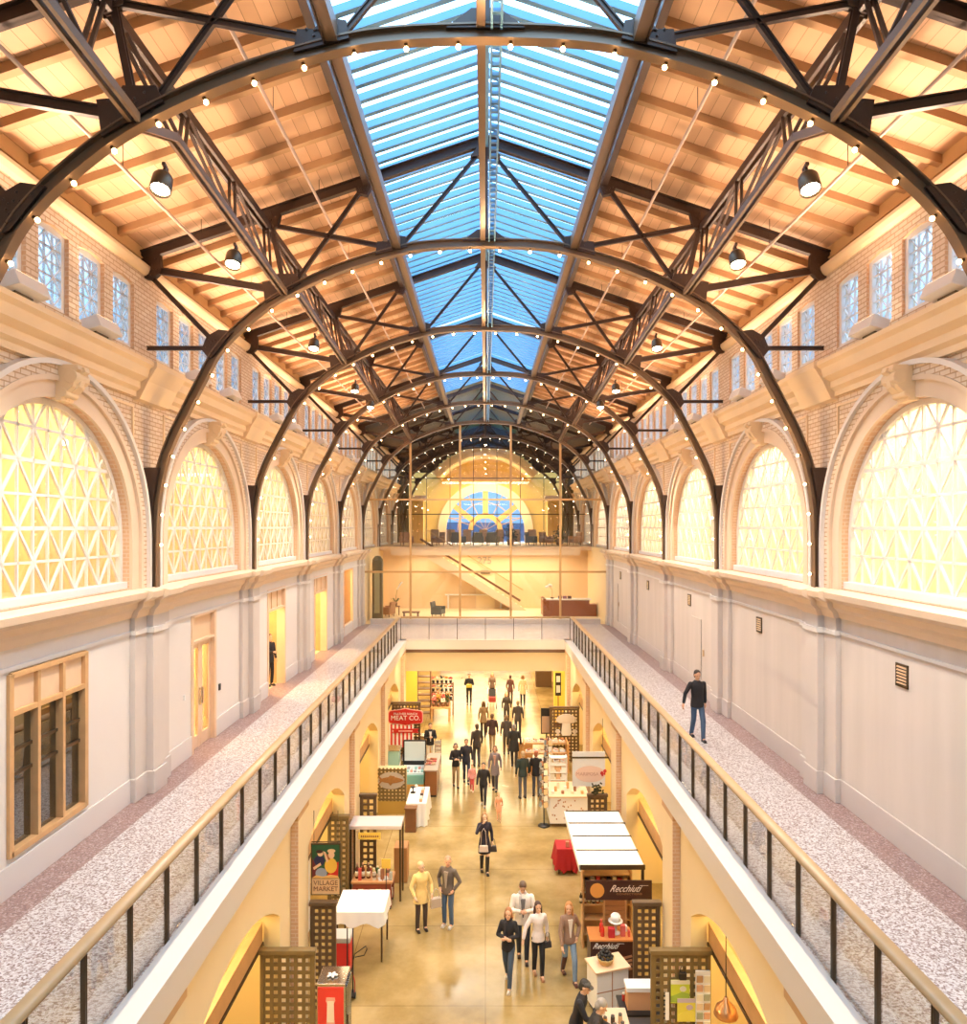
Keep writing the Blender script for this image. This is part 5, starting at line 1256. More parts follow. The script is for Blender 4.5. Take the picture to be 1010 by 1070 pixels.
e=empty('produce_stand',(2.55,30.2,0),0,'three-tier orange produce stand loaded with mushrooms and punnets','stand')
for j in range(3): MB().box(-.95,.85,-.15+.22*j-.2,.15+.22*j,.35+.35*j,.42+.35*j).build('tier_board',M['wood'],e)
for a in (-.95,.85): MB().box(a-.03,a+.03,-.35,.6,0,1.2).build('side_panel',C('crate_orange',(.65,.33,.10)),e)
MB().box(-.95,.85,-.30,-.28,.02,.35).build('front_board',M['crate_orange'],e)
for i in range(18):
    j=i//6; cn,cc=[('cream',(.8,.7,.52)),('russet',(.5,.2,.08)),('white',(.85,.82,.75)),('tan',(.62,.42,.22)),('dark brown',(.15,.07,.04)),('pale pink',(.78,.5,.4))][(i+j)%6]
    e=empty('punnet',(1.8+.28*(i%6),30.05+.22*j,.42+.35*j),0,f'punnet of {cn} produce on the {["lowest","middle","top"][j]} tier, {ORD[i%6]} along','punnet','punnets on the produce stand')
    MB().box(-.10,.10,-.10,.10,0,.07).build('tray',M['white'],e); m=MB(); r=random.Random(i)
    for k in range(7): m.ball((r.uniform(-.07,.07),r.uniform(-.07,.07),.09+r.random()*.03),.04,n=6,m=4)
    b=m.build('produce',C('prod_'+cn.replace(' ','_'),cc),e,True); b['kind']='stuff'
e=empty('produce_stand',(1.2,31.6,0),0,'lower orange produce crate stand standing in the aisle side of the mushroom stall','stand')
e.location=(1.75,31.8,0); MB().box(-.3,.3,-.3,.3,0,.75).build('crate',M['crate_orange'],e); MB().box(-.34,.34,-.34,.34,.75,.8).build('top',M['wood_light'],e)
e=empty('poster',(3.5,35.0,2.0),0,'narrow black and white poster on the jamb beyond the bridge','poster'); MB().box(-.14,.14,-.02,.0,0,1.1).build('sheet',M['black'],e); MB().box(-.09,.09,-.03,-.02,.15,.5).build('pale_print',M['white'],e); MB().box(-.09,.09,-.03,-.02,.65,.95).build('upper_print',M['white'],e); MB().box(-.02,.02,0,.03,-2,.2).build('post',M['black'],e)
# produce in the shops under the arches: shelving along the rear walls
for s in (-1,1):
    for k in range(1,5):
        yc=PILY[k]+3.1; e=empty('wall_shelving',(s*6.95,yc,0),0,f'tall wooden shelving at the back of the shop behind the {ORD[k-1]} arch on the {SIDE[s]}','shelving')
        for j in range(5): MB().box(-.22,.22,-1.8,1.8,.3+.5*j,.34+.5*j).build('shelf_board',M['wood'],e)
        for a in (-1.8,0,1.8): MB().box(-.22,.22,a-.02,a+.02,0,2.6).build('upright',M['wood'],e)

# ================= lobby and lounge furniture
def armchair(x,y,z,rz,mat,lab,cat='armchair'):
    e=empty('armchair',(x,y,z),rz,lab,cat)
    MB().box(-.32,.32,-.30,.30,.16,.42).build('seat',mat,e,bevel=.03)
    MB().obox((0,.32,.58),.66,.12,.60,Matrix.Rotation(-.18,3,'X')).build('backrest',mat,e,bevel=.03)
    for a in (-.36,.36): MB().box(a-.05,a+.05,-.30,.34,.16,.60).build('armrest',mat,e,bevel=.02)
    for a in (-.3,.3):
        for b in (-.25,.28): MB().box(a-.02,a+.02,b-.02,b+.02,0,.16).build('leg',M['wood_dark'],e)
    return e
LTH=C('tan_leather',(.40,.19,.08),rough=.4); CHR=C('charcoal_fabric',(.11,.12,.11)); OLV=C('olive_fabric',(.20,.17,.07))
armchair(-5.75,42.6,MZ,-1.9,LTH,'brown leather armchair in the lobby beside the tall orchid')
armchair(-2.75,42.6,MZ,1.3,CHR,'charcoal armchair standing alone in the lobby')
e=empty('coffee_table',(-4.35,42.6,MZ),0,'low dark slatted bench table in the lobby','table'); MB().box(-.5,.5,-.25,.25,.24,.30).build('tabletop',M['wood_dark'],e)
for a in (-.4,.4): MB().box(a-.04,a+.04,-.2,.2,0,.24).build('leg',M['wood_dark'],e)
e=empty('orchid_plant',(-5.35,43.4,MZ),0,'tall white orchid on a side table in the lobby','plant'); MB().box(-.25,.25,-.2,.2,.5,.54).build('table_top',M['wood_dark'],e)
for a in (-.2,.2): MB().box(a-.02,a+.02,-.15,.15,0,.5).build('leg',M['wood_dark'],e)
MB().lathe([(.07,.54),(.11,.74),(.1,.74),(0,.7)],(0,0,0),12).build('pot',M['wood_dark'],e,True); MB().tube([(0,0,.72),(.03,0,1.2),(.15,0,1.7),(.3,0,2.0)],.012,6).build('stem',C('stem_green',(.04,.09,.02)),e)
m=MB()
for k in range(7): m.ball((.1+.045*k,0,1.55+.09*k-.01*k*k*.4),.06,.03,.05,6,4)
m.build('blossoms',M['white'],e,True)
m=MB()
for k in range(6): t=k*1.1; m.bar((0,0,.74),(.3*math.cos(t),.2*math.sin(t),1.0),.06,.01)
m.build('leaves',M['stem_green'],e)
e=empty('reception_desk',(5.0,43.0,MZ),0,'long walnut reception desk with a white top in the lobby','desk')
MB().box(-1.6,1.1,-.3,.3,0,.95).build('body',C('walnut_red',(.28,.09,.03),rough=.35,noise=.2,scale=5),e); MB().box(1.1,1.52,-.3,.3,0,.70).build('side_body',M['walnut_red'],e); MB().box(-1.63,1.22,-.35,.35,.95,1.02).build('top',M['white'],e); MB().box(-1.62,-1.45,-.4,1.3,0,1.02).build('return_panel',M['walnut_red'],e)
e=empty('potted_orchid',(3.95,43.0,MZ+1.02),0,'white orchid in a low dish on the reception desk','plant'); MB().lathe([(.06,0),(.14,.08),(0,.07)],(0,0,0),12).build('pot',M['bronze'],e,True); MB().tube([(0,0,.06),(.0,0,.5),(-.25,0,.85)],.01,6).build('stem',M['stem_green'],e)
m=MB()
for k in range(6): m.ball((-.05-.06*k,0,.75+.06*math.sin(k)),.08,.03,.07,6,4)
m.build('blossoms',M['white'],e,True)
for i in range(3): carton(4.4+.28*i,42.95,MZ+1.02,.22,.15,.16,[(.1,.08,.1),(.25,.1,.15),(.12,.05,.03)][i],f'dark desk item on the reception desk, {ORD[i]} along',None,0,None,'desk item','desk_tray')
# staircase in front of the lobby back wall
e=empty('staircase',(0,46.2,MZ),0,'pale staircase with wood handrails climbing across the lobby back wall','staircase')
x0,z0,x1,z1=2.3,.35,-4.1,4.05; n=22
m=MB(); m.prism([(x0+.3,0),(x0-.5,0),(x1-.1,z1-.45),(x1-.1,z1),(x1+.3,z1)],'y',-.45,-.40); m.build('stringer',M['stone'],e)
for i in range(n):
    xx=x0+(x1-x0)*i/n; zz=z1*(i+1)/n; MB().box(xx,xx+(x1-x0)/n,-.40,.7,zz-.18,zz-.01).build('tread',M['cream_wall'],e)
MB().bar((x0-.1,-.42,1.0-.4),(x1,-.42,z1+.45),.07,.14).build('handrail',M['wood_dark'],e); MB().bar((x0+.1,.62,1.2),(x1+.2,.62,z1+1.1),.05,.06).build('rear_handrail',M['beam_gold'],e)
MB().box(x1-1.6,x1,-.45,.7,z1-.25,z1-.02).build('landing',M['stone'],e)
e=empty('wall_number',(.0,46.9,MZ+2.80),0,'pale number 275 on the lobby back wall','sign'); text(e,'275',(-.05,0,.28),.62,C('num_grey',(.35,.30,.24)))
MB().box(-.3,.3,-.1,0.05,-.55,-.37).build('exit_panel',M['black'],e)
e=empty('door_30',(0,46.98,MZ)); struct(e,'flush cream lift door in the lobby back wall','door'); m=MB(); m.box(-.65,-.62,-.02,0,0,2.3); m.box(.62,.65,-.02,0,0,2.3); m.box(-.65,.65,-.02,0,2.28,2.31); m.build('door_frame',M['stone'],e); MB().box(-.6,.6,-.01,0,0,2.27).build('door_leaf',M['cream_wall'],e)
e=empty('wall_console',(-.7,46.85,MZ),0,'long pale ledge along the lobby back wall','console'); MB().box(-1.9,1.9,-.1,.1,.85,.92).build('top',M['white'],e)
for a in (-1.7,1.7): MB().box(a-.05,a+.05,-.1,.1,0,.85).build('leg',M['white'],e)
e=empty('clock_column',(-6.1,41.2,MZ),0,'tall olive glass-fronted cabinet against the left side of the lobby','cabinet'); MB().box(-.28,.28,-.25,.25,0,3.3).build('body',C('cab_olive',(.16,.13,.06)),e,bevel=.02); MB().box(-.15,.15,-.27,-.25,.4,2.8).build('glass_front',C('cab_glass',(.45,.42,.22),rough=.2),e); MB().lathe([(.30,3.3),(.30,3.4),(.15,3.6),(0,3.62)],(0,0,0),14).build('cap',M['cab_olive'],e,True)
# lounge seats
LZ=H(-1.2)
for i,(x,mt,rz) in enumerate(((-5.3,LTH,.5),(-3.2,LTH,-1),(-1.8,CHR,2.6),(-.5,OLV,3.1),(.5,OLV,2.9),(3.1,CHR,1.2),(4.1,LTH,.8),(6.0,LTH,-1.2))):
    armchair(x,48.9,LZ,rz,mt,f'{["tan leather","tan leather","charcoal","olive","olive","charcoal","tan leather","tan leather"][i]} armchair in the upper lounge, {ORD[i]} from the stair side')
for i in range(7):
    x=-3.6+1.15*i; e=empty('lounge_chair',(x,52,LZ),0,f'tall-backed beige lounge chair in the row before the fan window, {ORD[i]} in the row','chair','row of beige lounge chairs')
    MB().box(-.28,.28,-.28,.28,.15,.45).build('seat',M['wood'],e,bevel=.03); MB().box(-.3,.3,-.34,-.26,.15,1.05).build('backrest',C('beige_fab',(.5,.30,.14)),e,bevel=.03)
    for a in (-.25,.25): MB().box(a-.02,a+.02,-.2,.2,0,.15).build('leg',M['wood_dark'],e)
for i,x in enumerate((1.7,5.0)):
    e=empty('potted_shrub',(x,49.2,LZ),0,['big dark leafy pot plant in the middle of the lounge','smaller dark pot plant toward the lounge edge'][i],'plant'); MB().lathe([(.2,0),(.26,.4),(.22,.4),(0,.36)],(0,0,0),14).build('pot',M['wood_dark'],e,True)
    m=MB(); r=random.Random(i)
    for k in range(160):
        rr=.45*(1-.2*i); m.obox((r.gauss(0,rr*.5),r.gauss(0,rr*.4),.75+r.gauss(0,.24)),.14,.02,.07,Matrix.Rotation(r.random()*3,3,'Y')@Matrix.Rotation(r.random()*3,3,'Z'))
    m.build('foliage',C('leaf_deep',(.03,.05,.02)),e); MB().tube([(0,0,.36),(0,0,.9)],.03,6).build('trunk',M['wood_dark'],e)
# ================================================================ PEOPLE
def remesh(mb, name, mat, parent, vox, smooth_it=4):
    me=bpy.data.meshes.new(name); me.from_pydata(mb.v,[],mb.f); me.update()
    t=bpy.data.objects.new(name,me); COL.objects.link(t)
    r=t.modifiers.new('r','REMESH'); r.mode='VOXEL'; r.voxel_size=vox; r.use_smooth_shade=True
    if smooth_it: q=t.modifiers.new('s','SMOOTH'); q.factor=.5; q.iterations=smooth_it
    bpy.context.view_layer.update()
    m2=bpy.data.meshes.new_from_object(t.evaluated_get(bpy.context.evaluated_depsgraph_get()))
    bpy.data.objects.remove(t); m2.name=name
    m2.materials.clear(); m2.materials.append(mat); m2.polygons.foreach_set('use_smooth',[True]*len(m2.polygons))
    o=bpy.data.objects.new(name,m2); COL.objects.link(o); o.parent=parent; return o
def cap(mb,p0,p1,r0,r1,fx=1,fy=1,n=12):
    """closed tapered capsule; fx/fy squash across/along depth"""
    p0,p1=Vector(p0),Vector(p1); d=p1-p0; L=d.length
    if L<1e-5: d=Vector((0,0,1)); L=1e-5
    d=d/L; q=Vector((0,1,0)) if abs(d.y)<.9 else Vector((1,0,0)); a=d.cross(q).normalized(); b=a.cross(d)
    prof=[(0,-r0)]+[(r0*math.sin(t),-r0*math.cos(t)) for t in (.5,1.1)]+[(r0,0)]+[(r0+(r1-r0)*k/3,L*k/3) for k in (1,2)]+[(r1,L)]+[(r1*math.sin(t),L+r1*math.cos(t)) for t in (1.1,.5)]+[(0,L+r1)]
    vs=[];fs=[]
    for r,z in prof:
        for k in range(n):
            t=2*PI*k/n; vs.append(p0+d*z+a*(r*math.cos(t)*fx)+b*(r*math.sin(t)*fy))
    for i in range(len(prof)-1):
        for k in range(n): k2=(k+1)%n; fs.append((i*n+k,i*n+k2,(i+1)*n+k2,(i+1)*n+k))
    mb.add(vs,fs)
PC=0
def person(x,y,z,face,label,h=1.72,top=(.05,.05,.06),toplen=.82,legs=(.05,.05,.06),shoes=(.03,.02,.02),hair=(.06,.03,.02),hairlen=0,
           arms=('hang','hang'),stride=.0,sex='m',skin=(.72,.42,.26),near=False,skirt=None,hatc=None,bare=False,lean=0,group=None,headturn=0,headdown=0,width=1.0,open_front=None,sleeve_full=True,scarf=None,boots=None,name='person'):
    """face: angle in degrees, 0 looks towards the viewpoint (-y), 90 looks to +x"""
    global PC; PC+=1
    e=empty(name,(x,y,z),math.radians(face),label,'person',group); k=h/1.75; W=width*(.94 if sex=='f' else 1)
    V=lambda a,b,c:Vector((a*k*W,b*k,c*k))
    SK=C('skin_%s'%str(skin),skin,rough=.5); st=stride
    lr=math.radians(lean)
    def up(v):      # lean the upper body forward (towards -y) about the hips
        dz=v.z-.95*k
        return Vector((v.x, v.y-math.sin(lr)*dz, .95*k+math.cos(lr)*dz)) if dz>0 else v
    hips=V(0,0,.95); chest=up(V(0,.0,1.30)); neck=up(V(0,.02,1.50)); head=up(V(0,-.01,1.635))
    hip={s:V(s*.09,0,.92) for s in (-1,1)}
    foot={}; knee={}
    for s in (-1,1):
        f=s*st; foot[s]=V(s*(.10 if st<.1 else .07),-f*.30,.075+ (.06*abs(st) if f<0 else 0)); knee[s]=(hip[s]+foot[s])/2+V(0,-.06*(.5+abs(st)) ,.02)
    sh={s:up(V(s*(.17 if sex=='f' else .19),.01,1.43)) for s in (-1,1)}; el={}; ha={}
    for s,a in zip((-1,1),arms):
        sw=s*st*.22
        E,Hn={'hang':(V(s*.24,.02+sw*.5,1.15),V(s*.25,-.05+sw,.90)),'pocket':(V(s*.30,.06,1.16),V(s*.19,-.07,.98)),
            'fold':(V(s*.25,-.04,1.16),V(s*.02,-.20,1.17)),'face':(V(s*.27,-.17,1.26),V(s*.08,-.18,1.52)),'phone':(V(s*.24,-.06,1.15),V(s*.05,-.26,1.22)),
            'bag':(V(s*.26,.0,1.16),V(s*.22,-.16,.98)),'reach':(V(s*.22,-.18,1.18),V(s*.16,-.42,1.12)),'push':(V(s*.22,-.08,1.16),V(s*.2,-.32,1.05)),'out':(V(s*.32,.0,1.18),V(s*.40,-.08,.95))}[a]
        el[s]=up(E); ha[s]=up(Hn)
    # --- body
    b=MB(); cap(b,neck-V(0,0,.06),head-V(0,0,.03),.055*k,.052*k)
    tr=math.radians(headturn); HR=Matrix.Rotation(tr,3,'Z')@Matrix.Rotation(math.radians(headdown)+lr*.5,3,'X')
    hp=lambda a,bb,c: head+HR@(Vector((a,bb,c))*k)
    b.ball(hp(0,.015,.03),.078*k,.095*k,.10*k,14,10,HR); b.ball(hp(0,-.02,-.045),.058*k,.070*k,.07*k,12,8,HR)
    b.ball(hp(0,-.10,-.01),.013*k,.022*k,.022*k,8,5,HR); b.ball(hp(0,-.085,-.085),.022*k,.018*k,.018*k,8,5,HR)
    for s in (-1,1): b.ball(hp(s*.080,.012,-.005),.012*k,.02*k,.032*k,8,5,HR)
    cap(b,up(V(0,.0,1.0)),chest,.095*k,.105*k,1.1,.8); cap(b,chest,up(V(0,0,1.40)),.105*k,.07*k,1.2,.75); cap(b,sh[-1]*.85+sh[1]*.15,sh[1]*.85+sh[-1]*.15,.035*k,.035*k); cap(b,V(0,0,.90),V(0,0,1.0),.10*k,.09*k,1.15,.85)
    for s in (-1,1):
        cap(b,hip[s],knee[s],.078*k,.052*k); cap(b,knee[s],foot[s],.052*k,.034*k); cap(b,foot[s],foot[s]+V(0,-.10,-.03),.036*k,.03*k)
        cap(b,sh[s]-V(s*.02,0,.03),el[s],.034*k,.032*k); cap(b,el[s],ha[s],.032*k,.024*k)
        # hand
        d=(ha[s]-el[s]).normalized(); side=Vector((1,0,0))*(-s); side=(side-d*side.dot(d)).normalized(); nrm=d.cross(side)
        palm=ha[s]+d*.05*k; cap(b,ha[s]+d*.01*k,palm+d*.02*k,.028*k,.034*k,1,.6)
        curl=(side*.5+d).normalized()
        for q in range(4):
            o=nrm*((q-1.5)*.021*k); L=(.068,.078,.074,.058)[q]*k; p0=palm+d*.035*k+o; p1=p0+(d*.9+side*.25).normalized()*L*.5; p2=p1+(d*.6+side*.8).normalized()*L*.5
            if near or q in (0,1,2,3): cap(b,p0,p1,.0095*k,.009*k,1,1,6); cap(b,p1,p2,.009*k,.0075*k,1,1,6)
        t0=palm-d*.02*k-nrm*.028*k; t1=t0+(d*.6-nrm*.7+side*.3).normalized()*.035*k; cap(b,t0,t1,.012*k,.010*k,1,1,6); cap(b,t1,t1+(d+side*.3).normalized()*.03*k,.010*k,.008*k,1,1,6)
    vox=.0085 if near else .014
    body=remesh(b,'body',SK,e,vox,2)
    # --- face
    if near or abs(face)<100:
        for s in (-1,1):
            MB().ball(hp(s*.030,-.078,.012),.012*k,.006*k,.008*k,8,5,HR).build('eye',C('eye_dark',(.03,.02,.015)),e,True)
        MB().ball(hp(0,-.096,-.060),.024*k,.005*k,.006*k,8,5,HR).build('mouth',C('lip',(.45,.15,.12)),e,True)
    # --- hair
    hm=MB()
    if hatc:
        hm.ball(hp(0,.015,.07),.086*k,.105*k,.06*k,12,7,HR); hm.add(*_disc(hp(0,-.09,.055),.07*k,.06*k,.008*k,HR)); hm2=hm.build('cap_hat',C('hat_%s'%str(hatc),hatc),e,True)
        hm=MB()
    hm.ball(hp(0,.03,.055),.084*k,.098*k,.085*k,14,9,HR); hm.ball(hp(0,.06,-.01),.078*k,.065*k,.09*k,12,8,HR)
    if hairlen:
        for s in (-1,0,1): cap(hm,hp(s*.06,.055 if s==0 else .035,.0),hp(s*.075,.07 if s==0 else .05,-hairlen),.042*k,.034*k)
        for s in (-1,1): cap(hm,hp(s*.075,.0,.02),hp(s*.085,.01,-hairlen*.8),.024*k,.02*k)
    hc=C('hair_%s'%str(hair),hair,rough=.6)
    if hair[0]>=0: remesh(hm,'hair',hc,e,.012 if near else .016,2)
    # --- trousers or bare legs
    inf=.018*k; vt=.012 if near else .018
    if legs:
        m=MB(); cap(m,V(0,0,.90),V(0,0,.96),.122*k,.115*k,1.18,.86)
        for s in (-1,1): cap(m,hip[s],knee[s],.083*k,.066*k); cap(m,knee[s],foot[s]+V(0,0,.02),.066*k,.052*k)
        remesh(m,'trousers',C('cloth_%s'%str(legs),legs,rough=.8,noise=.12,scale=14),e,vt,2)
    for s in (-1,1):
        m=MB(); cap(m,foot[s]+V(0,.03,-.025),foot[s]+V(0,-.12,-.035),.045*k,.04*k,.95,.85); m.box(foot[s].x-.042*k,foot[s].x+.042*k,foot[s].y-.15*k,foot[s].y+.06*k,foot[s].z-.075*k,foot[s].z-.055*k)
        if boots: cap(m,foot[s],knee[s]-V(0,0,.02),.05*k,.064*k)
        remesh(m,'boot' if boots else 'shoe',C('shoe_%s'%str(boots or shoes),boots or shoes,rough=.4),e,.012,2)
    # --- top
    tm=MB(); zb=toplen; fm=sex=='f'
    def rings(mb,sec,n=20):
        rows=[]
        for z_,rx_,ry_,oy in sec:
            c_=V(0,oy,z_); row=[]
            for q in range(n):
                t=2*PI*q/n; p_=Vector((c_.x+rx_*k*W*math.cos(t),c_.y+ry_*k*math.sin(t),c_.z)); row.append(up(p_))
            rows.append(row)
        b0=len(mb.v); mb.sheet(rows,True); nn=len(sec)
        mb.f.append(tuple(b0+q for q in range(n-1,-1,-1))); mb.mi.append(0); mb.f.append(tuple(b0+(nn-1)*n+q for q in range(n))); mb.mi.append(0)
    wa=.128 if fm else .150
    sec=[(1.00,.158 if fm else .166,.122,0),(1.10,wa,.102,0),(1.22,wa+.012,.110,0),(1.32,.165,.118,-.005),(1.40,.172,.105,0),(1.455,.150,.085,.01),(1.49,.085,.070,.015),(1.515,.062,.062,.02)]
    if zb<.9: sec=[(zb,.176 if zb>.75 else .20,.136 if zb>.75 else .155,0),(.92,.172,.132,0)]+sec
    rings(tm,sec)
    cap(tm,sh[-1]*.92+sh[1]*.08-V(0,0,.02),sh[1]*.92+sh[-1]*.08-V(0,0,.02),.062*k,.062*k)
    for s in (-1,1): cap(tm,sh[s]-V(s*.015,0,.012),el[s],.064*k,.051*k); cap(tm,el[s],ha[s]-(ha[s]-el[s]).normalized()*.03*k,.049*k,.040*k)
    remesh(tm,'jacket' if sex=='m' else 'top',C('cloth_%s'%str(top),top,rough=.85,noise=.15,scale=14),e,vt,2)
    if open_front:
        m=MB(); m.prism([(-.012*k,1.02*k),(.012*k,1.02*k),(.035*k,1.25*k),(.055*k,1.42*k),(-.055*k,1.42*k),(-.035*k,1.25*k)],'y',-.134*k,-.09*k)
        o=m.build('shirt_front',C('cloth_%s'%str(open_front),open_front,rough=.8),e); o.rotation_euler=(0,0,0)
    if skirt:
        m=MB(); rings(m,[(.60,.20,.16,0),(.8,.18,.14,0),(1.02,.14,.11,0)]); remesh(m,'skirt',C('cloth_%s'%str(skirt),skirt,rough=.8),e,vt,2)
    if scarf:
        m=MB(); cap(m,up(V(-.03,.02,1.49)),up(V(.03,.02,1.49)),.068*k,.068*k); cap(m,up(V(-.05,-.08,1.46)),up(V(-.06,-.15,1.12)),.035*k,.03*k); remesh(m,'scarf',C('cloth_%s'%str(scarf),scarf,rough=.9),e,.014,2)
    e['_h']=0; del e['_h']
    return e,{s:e.matrix_basis@(ha[s]) for s in (-1,1)},k
def _disc(c,rx,ry,rz,rot):
    m=MB(); m.ball(c,rx,ry,rz,10,4,rot); return m.v,m.f
def G(px,py):
    y=CAMZ*F/(py-551); return ((px-507)*y/F,y)
def handbag(p,w,d,h,col,lab,rz=0,strap=.22,cat='bag'):
    e=empty('handbag',p,rz,lab,cat); MB().prism([(-w/2,0),(w/2,0),(w*.42,h),(-w*.42,h)],'y',-d/2,d/2).build('body',C('bag_%s'%str(col),col,rough=.45),e,bevel=.015)
    MB().tube([(-w*.3,0,h*.95),(-w*.2,0,h+strap*.8),(0,0,h+strap),(w*.2,0,h+strap*.8),(w*.3,0,h*.95)],.009,6).build('strap',C('bag_%s'%str(col),col),e,True); return e
BLK=(.018,.016,.018); NAVY=(.03,.04,.075); JEAN=(.08,.13,.22); LJEAN=(.22,.30,.40); KHK=(.38,.26,.13); GRY=(.14,.13,.12); TAN=(.36,.24,.12)
# man on the walkway
y=5.23*F/(773-551); person((724-507)*y/F+.10,y,MZ,8,'man in a black jacket and blue jeans walking along the right upper walkway',1.70,BLK,.84,(.05,.09,.16),hair=(.03,.02,.015),stride=.65,near=True,arms=('out','hang'),skin=(.65,.36,.22),headdown=12)
P=lambda px,py,*a,**k: person(*G(px,py),0,*a,**k)
# two standing left of centre
_,hd,_k=P(440,972,25,'older person in a pale yellow coat and dark trousers carrying a patterned bag',1.70,(.78,.56,.22),.74,(.07,.045,.035),hair=(.62,.42,.22),near=True,sex='f',arms=('bag','bag'),headturn=20,width=1.12,skin=(.72,.44,.28))
hx=hd[1]; handbag((hx.x+.10,hx.y-.02,hx.z-.34),.30,.12,.24,(.50,.40,.32),'cream and brown patterned handbag held by the person in the yellow coat',.4)
P(468,968,-25,'bald man in a grey-brown leather jacket and blue jeans with hands in pockets',1.76,(.13,.10,.08),.84,JEAN,shoes=(.65,.62,.58),hair=(.45,.28,.18),near=True,arms=('pocket','pocket'),headturn=30,open_front=(.35,.28,.22),skin=(.72,.40,.25))
_,hd,_k=P(506,912,10,'woman in a short black dress and tall boots raising one hand to her face',1.74,(.03,.025,.04),.74,None,hair=(.35,.18,.07),hairlen=.16,near=True,sex='f',arms=('face','hang'),stride=.35,skirt=(.025,.02,.03),boots=(.02,.018,.02),skin=(.75,.48,.32))
handbag((hd[1].x+.02,hd[1].y,hd[1].z-.30),.24,.10,.17,(.05,.04,.04),'small black handbag swinging from the booted woman\'s hand')
handbag((hd[-1].x+.02,hd[-1].y-.12,CAMZ-9.35),.28,.08,.18,(.72,.58,.50),'pale pink shoulder bag at the hip of the booted woman',0,.5)
# centre group
P(546,1003,0,'man in a white hooded top and dark vest looking down behind three women',1.82,(.78,.70,.62),.84,(.03,.035,.05),hair=(.12,.07,.04),near=True,arms=('phone','phone'),stride=.4,headdown=40,width=1.12,scarf=(.5,.45,.42),open_front=(.16,.15,.15))
P(531,1029,-12,'woman in a black jacket and dark blue jeans with auburn hair walking',1.68,BLK,.82,(.055,.08,.12),hair=(.35,.14,.05),hairlen=.10,near=True,sex='f',arms=('fold','fold'),stride=.8,shoes=(.6,.55,.5),scarf=(.03,.025,.03))
_,hd,_k=P(562,1020,10,'dark-haired woman in a white blouse and black trousers walking',1.66,(.80,.70,.66),.86,BLK,hair=(.05,.02,.015),hairlen=.16,near=True,sex='f',arms=('out','hang'),stride=.4,shoes=(.45,.22,.12))
handbag((hd[1].x,hd[1].y-.02,hd[1].z-.24),.20,.08,.14,(.04,.035,.04),'little black clutch hanging from the hand of the woman in the white blouse',.3)
P(594,1023,14,'woman with long auburn hair, patterned brown jacket and light blue jeans',1.70,(.30,.18,.12),.86,LJEAN,hair=(.50,.22,.07),hairlen=.22,near=True,sex='f',arms=('hang','pocket'),stride=.75,open_front=(.75,.68,.60),boots=(.10,.035,.03),headturn=-25)
# two men at the tasting counter
person(1.68,13.50,0,70,'man in a black jacket and dark cap leaning at the tasting counter',1.74,BLK,.84,BLK,hair=(.03,.025,.02),hatc=(.08,.075,.07),near=True,arms=('reach','pocket'),lean=14,headdown=15)
person(1.80,12.95,0,82,'grey-haired man in a dark jacket bending over the tasting counter, nearer of the two',1.76,(.035,.028,.025),.84,BLK,hair=(.30,.27,.24),near=True,arms=('reach','reach'),lean=22,headdown=22)
# middle distance
P(476,822,12,'woman in a black jacket and tan trousers folding her arms, beside a pink-clad child',1.68,BLK,.84,KHK,hair=(.06,.03,.02),hairlen=.06,sex='f',arms=('fold','fold'),stride=.4,shoes=(.02,.02,.02))
P(487,818,8,'person in black walking close behind the woman in tan trousers',1.72,(.03,.03,.04),.84,(.04,.05,.08),hair=(.07,.04,.02),stride=.4)
P(498,801,200,'tall man in a dark leather jacket seen from behind the dark pair',1.80,(.06,.045,.035),.8,(.06,.06,.07),hair=(.12,.07,.04),stride=.3)
P(493,827,0,'small child in a pink jacket and red trousers',1.02,(.80,.35,.32),.84,(.60,.08,.08),hair=(.30,.17,.08),stride=.3,shoes=(.7,.5,.45))
P(505,842,-5,'boy in a black hoodie and black trousers walking toward the viewpoint',1.55,BLK,.84,(.025,.02,.025),hair=(.05,.03,.02),stride=.5,shoes=(.3,.3,.3))
P(517,826,-8,'woman in a long open grey-lilac cardigan with brown hair',1.70,(.22,.18,.19),.62,(.06,.05,.06),hair=(.15,.07,.03),hairlen=.08,sex='f',stride=.3,open_front=(.55,.30,.22),arms=('hang','hang'))
P(521,858,5,'toddler in a peach dress walking in front of the cardigan woman',.98,(.85,.42,.26),.60,(.80,.45,.30),hair=(.55,.28,.10),stride=.3,shoes=(.6,.35,.2),skirt=(.85,.40,.24),sex='f')
P(546,834,195,'man in a dark green jacket and grey jeans with grey-blond hair, back turned',1.74,(.03,.045,.04),.82,(.13,.13,.15),hair=(.45,.32,.18))
P(560,832,165,'person in a black coat pressed beside the man in dark green',1.70,BLK,.80,(.10,.10,.12),hair=(.40,.12,.05))
P(505,770,185,'woman in an olive-tan coat and black trousers, long brown hair, back turned',1.72,(.30,.20,.10),.72,BLK,hair=(.14,.07,.03),hairlen=.14,sex='f',stride=.4)
P(514,786,175,'person in a dark jacket and tan trousers with a shoulder bag, back turned',1.72,(.07,.035,.03),.82,KHK,hair=(.14,.06,.03),stride=.4)
P(529,757,10,'woman with long hair in a dark brown top standing farther up the hall',1.66,(.05,.035,.025),.80,BLK,hair=(.25,.13,.05),hairlen=.14,sex='f')
P(537,801,178,'broad man in a long black coat with grey hair, back turned',1.78,(.03,.028,.025),.64,(.04,.035,.035),hair=(.32,.28,.24),width=1.1,stride=.3)
P(529,788,182,'man in a dark grey jacket walking just beyond the long black coat',1.74,(.075,.06,.05),.84,(.12,.08,.05),hair=(.25,.16,.09))
